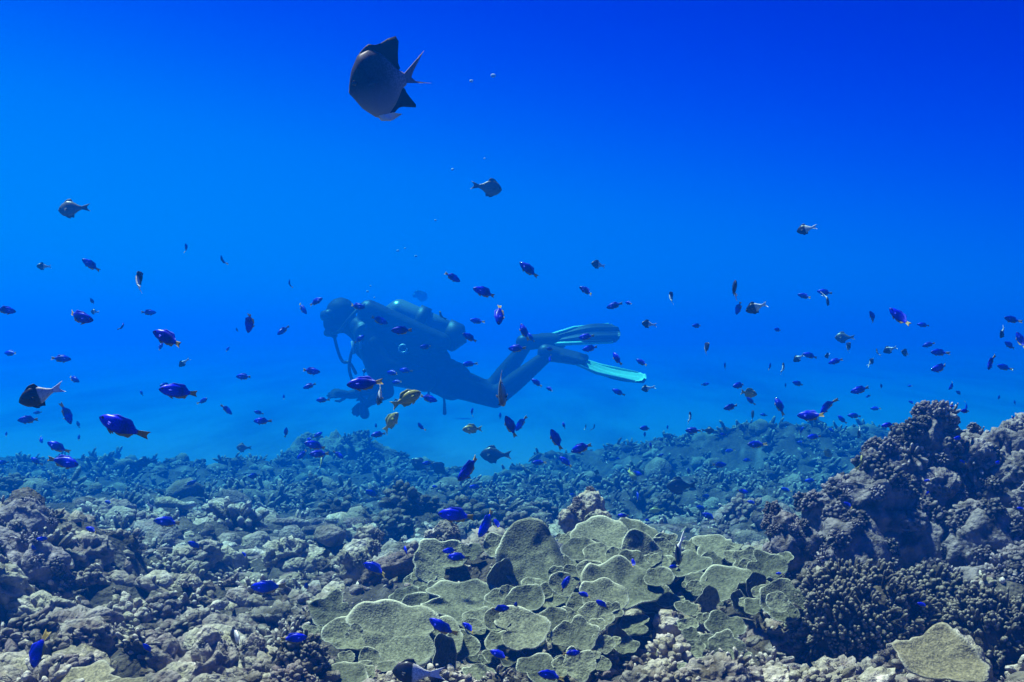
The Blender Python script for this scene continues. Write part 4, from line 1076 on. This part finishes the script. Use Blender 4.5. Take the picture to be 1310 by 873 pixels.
def where(u, v):
    if v < 312: return 'in open water high above the reef'
    if v < 540:
        if 415 < u < 655 and v > 380 and v < 520: return "in front of the diver's body"
        if 655 <= u < 835 and v > 405 and v < 480: return "beside the diver's fins"
        if u < 130: return 'at the left edge' if v < 470 else 'low at the left edge'
        if u < 415: return 'left of the diver' if v < 470 else 'low left of the diver'
        if v <= 405 and u < 835: return "above the diver's legs"
        if u < 835: return 'just below the diver'
        if u < 1000: return "right of the diver's fins" if v < 480 else "below and right of the fins"
        if u < 1150: return 'in water up-left of the bommie' if v < 480 else 'just left of the bommie spire'
        return 'high above the bommie spire' if v < 480 else "around the bommie spire's tip"
    if v < 640:
        if u < 130: return 'above the hazy reef at the left edge'
        if u < 345: return 'above the hazy reef left of the mound'
        if u < 520: return 'around the hazy coral mound'
        if u < 660: return 'above the sand gap in the reef'
        if u < 860: return 'above the hazy reef in the middle'
        if u < 1110: return 'above the hazy reef slope at right'
        return 'in front of the tall bommie'
    if u < 420 : return 'over the rubble slope'
    if u < 660: return 'over the left plate corals'
    if u < 850 and v > 680: return 'over the middle plate corals'
    if u < 1060 and v > 680: return 'over the right plate corals'
    if u > 1060: return 'in front of the coral at right'
    return 'over the hazy reef behind the plates'

def heading(a, yaw):
    a %= 360
    for lo, hi, s in ((0, 20, 'facing right'), (20, 65, 'angled up right'), (65, 115, 'pointing upward'), (115, 160, 'angled up left'), (160, 200, 'facing left'), (200, 245, 'angled down left'), (245, 295, 'nose down'), (295, 340, 'angled down right'), (340, 360, 'facing right')):
        if lo <= a < hi: return s
def size_word(L):
    return 'large' if L >= 33 else 'medium' if L >= 20 else 'small' if L >= 13 else 'tiny'

ORD = ['leftmost', 'second from left', 'third from left', 'fourth from left', 'fifth from left', 'sixth from left', 'seventh from left', 'eighth from left', 'ninth from left', 'tenth from left']
keys = {}
for i, f in enumerate(FISH):
    hz = 'hazy ' if f[5] == 2 else ''
    base = f"{hz}{size_word(f[2])} {WHAT[f[4]]} {heading(f[3], f[6])} {where(f[0], f[1])}"
    keys.setdefault(base, []).append(i)
LAB = {}
for base, ids in keys.items():
    ids.sort(key=lambda i: FISH[i][0])
    for n, i in enumerate(ids):
        LAB[i] = base if len(ids) == 1 else base + ', ' + (ORD[n] if n < len(ids) - 1 or len(ids) > 3 else 'rightmost')

bpy.context.view_layer.update()
DG = bpy.context.evaluated_depsgraph_get()
CAMV = Vector((0, 0, ZC))
def clear_depth(u, v, span):
    """how far one can see at this pixel before the reef begins"""
    best = 99.0
    for du, dv in ((0, 0), (-span, 0), (span, 0), (0, span * 0.6), (0, -span * 0.6)):
        dr = px(u + du, v + dv, 1.0) - CAMV
        hit, loc, *_ = SC.ray_cast(DG, CAMV, dr.normalized())
        if hit: best = min(best, loc.y)
    return best

def orient(ang, yaw, sgn, roll):
    a = R(ang); c = math.cos(R(yaw))
    fwd = Vector((math.cos(a) * c, math.sin(R(yaw)) * sgn, math.sin(a) * c)).normalized()
    ref = Vector((0, 0, 1))
    if abs(fwd.z) > 0.8: ref = Vector((-math.copysign(1, math.cos(a) + 1e-6) * fwd.z, 0, 0.6)).normalized()
    left = ref.cross(fwd).normalized(); up = fwd.cross(left)
    M = Matrix((fwd, left, up)).transposed()
    return (M @ Matrix.Rotation(R(roll), 3, 'X')).to_quaternion()

def make_fish(u, v, L, ang, kind, Yd, yaw, label, group, name, bi, sgn, roll):
    p = px(u, v, Yd); s = L / math.cos(R(yaw)) / F * Yd
    ms = fish_meshes(kind, bi)
    if L >= 20:
        o = link(name, ms['body'][0])
        for part in ('tail_fin', 'dorsal_fin', 'anal_fin', 'pelvic_fin', 'pectoral_fin', 'eye'):
            for me in ms[part]: link(part, me, o)
    else:
        o = link(name, ms['whole'])
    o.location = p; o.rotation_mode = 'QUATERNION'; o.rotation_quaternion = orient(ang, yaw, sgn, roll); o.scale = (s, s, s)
    tag(o, label, 'fish', group)
    return o

rgf = random.Random(4)
DEPTHS = []
for i, (u, v, L, a, k, far, yaw) in enumerate(FISH):
    ln = LEN[k] * rgf.uniform(0.88, 1.1); yw = min(yaw, 66)
    Yd = F * ln * math.cos(R(yw)) / L
    Yd = min(Yd, {0: 4.6, 1: 6.4, 2: 7.0}[far]); Yd = max(Yd, 1.25)
    if far == 2: Yd = max(Yd, 5.2)
    lim = clear_depth(u, v, L * 0.55)
    Yd = min(Yd, lim * 0.95 - 0.03)
    DEPTHS.append(Yd)
for i, (u, v, L, a, k, far, yaw) in enumerate(FISH):
    make_fish(u, v, L, a, k, DEPTHS[i], min(yaw, 66), LAB[i], GROUP[k], NAME[k], rgf.randrange(4), rgf.choice((-1, 1)), rgf.uniform(-12, 12))
make_fish(500, 105, 108, 196, 'sergeant', 1.35, 14, 'large slate-grey damselfish with black-edged forked tail high above the diver', None, 'damselfish', 1, -1, -6)

# ================================================================== air bubbles rising from the regulator
mb, ntb, bb = new_mat('air_bubble')
bb.inputs['Base Color'].default_value = (0.9, 0.97, 1, 1); bb.inputs['Roughness'].default_value = 0.05
bb.inputs['Transmission Weight'].default_value = 0.6; bb.inputs['IOR'].default_value = 1.15; bb.inputs['Specular IOR Level'].default_value = 1.0
bub = []
for i in range(3):
    V, T = ico(3); V = V * np.array((1, 1, 0.72)) * (1 + 0.10 * fbm(V * 1.5, 2, 70 + i))[:, None]
    m_ = mesh_np('air_bubble', V, T); m_.materials.append(mb); bub.append(m_)
for i, (u, v, r, lab) in enumerate(((470, 373, 2.2, 'bright air bubble just above the diver’s regulator'), (479, 381, 1.8, 'small air bubble beside the tank valve'), (509, 321, 2.6, 'air bubble rising above the tank valve, left of a pair'),
     (532, 328, 2.4, 'air bubble rising above the tank valve, right of a pair'), (557, 282, 2.2, 'lone air bubble midway between the diver and the top fish'), (579, 217, 2.6, 'air bubble left of the grey fish high above the diver'),
     (603, 104, 3.2, 'small pale air bubble right of the large slate fish'), (631, 97, 4.4, 'larger pale air bubble, right of two beside the large slate fish'), (620, 203, 1.8, 'tiny air bubble just above the grey fish'), (474, 366, 1.8, 'tiny bubble just above the bright one at the regulator'),
     (518, 318, 1.8, 'tiny air bubble between two larger ones above the tank'),
     )):
    Yd = 7.6 if v > 200 else 6.8; r *= 0.8
    o = link('air_bubble', bub[i % 3], loc=px(u, v, Yd)); s = r / F * Yd; o.scale = (s, s, s)
    tag(o, lab.replace('’', "'"), 'bubble', 'air bubbles from the diver')

# ================================================================== the water between things
bm = bmesh.new(); bmesh.ops.create_cube(bm, size=1.0)
me = bpy.data.meshes.new('haze'); bm.to_mesh(me); bm.free()
hz = link('haze', me); tag(hz, kind='stuff')
x0, x1, y0, y1, z0, z1 = -44, 44, -12, 64, -2.6, 1.25
hz.location = ((x0 + x1) / 2, (y0 + y1) / 2, (z0 + z1) / 2); hz.scale = (x1 - x0, y1 - y0, z1 - z0)
m = bpy.data.materials.new('water_haze'); m.use_nodes = True; nt = m.node_tree; nt.nodes.clear()
out = nt.nodes.new('ShaderNodeOutputMaterial'); pv = nt.nodes.new('ShaderNodeVolumePrincipled')
pv.inputs['Color'].default_value = (0.0, 0.060, 0.240, 1)
pv.inputs['Absorption Color'].default_value = (0.0, 0.63, 1.0, 1)
pv.inputs['Density'].default_value = HAZE_D
pv.inputs['Density Attribute'].default_value = ''
pv.inputs['Anisotropy'].default_value = 0.55
nt.links.new(pv.outputs[0], out.inputs['Volume'])
me.materials.append(m)
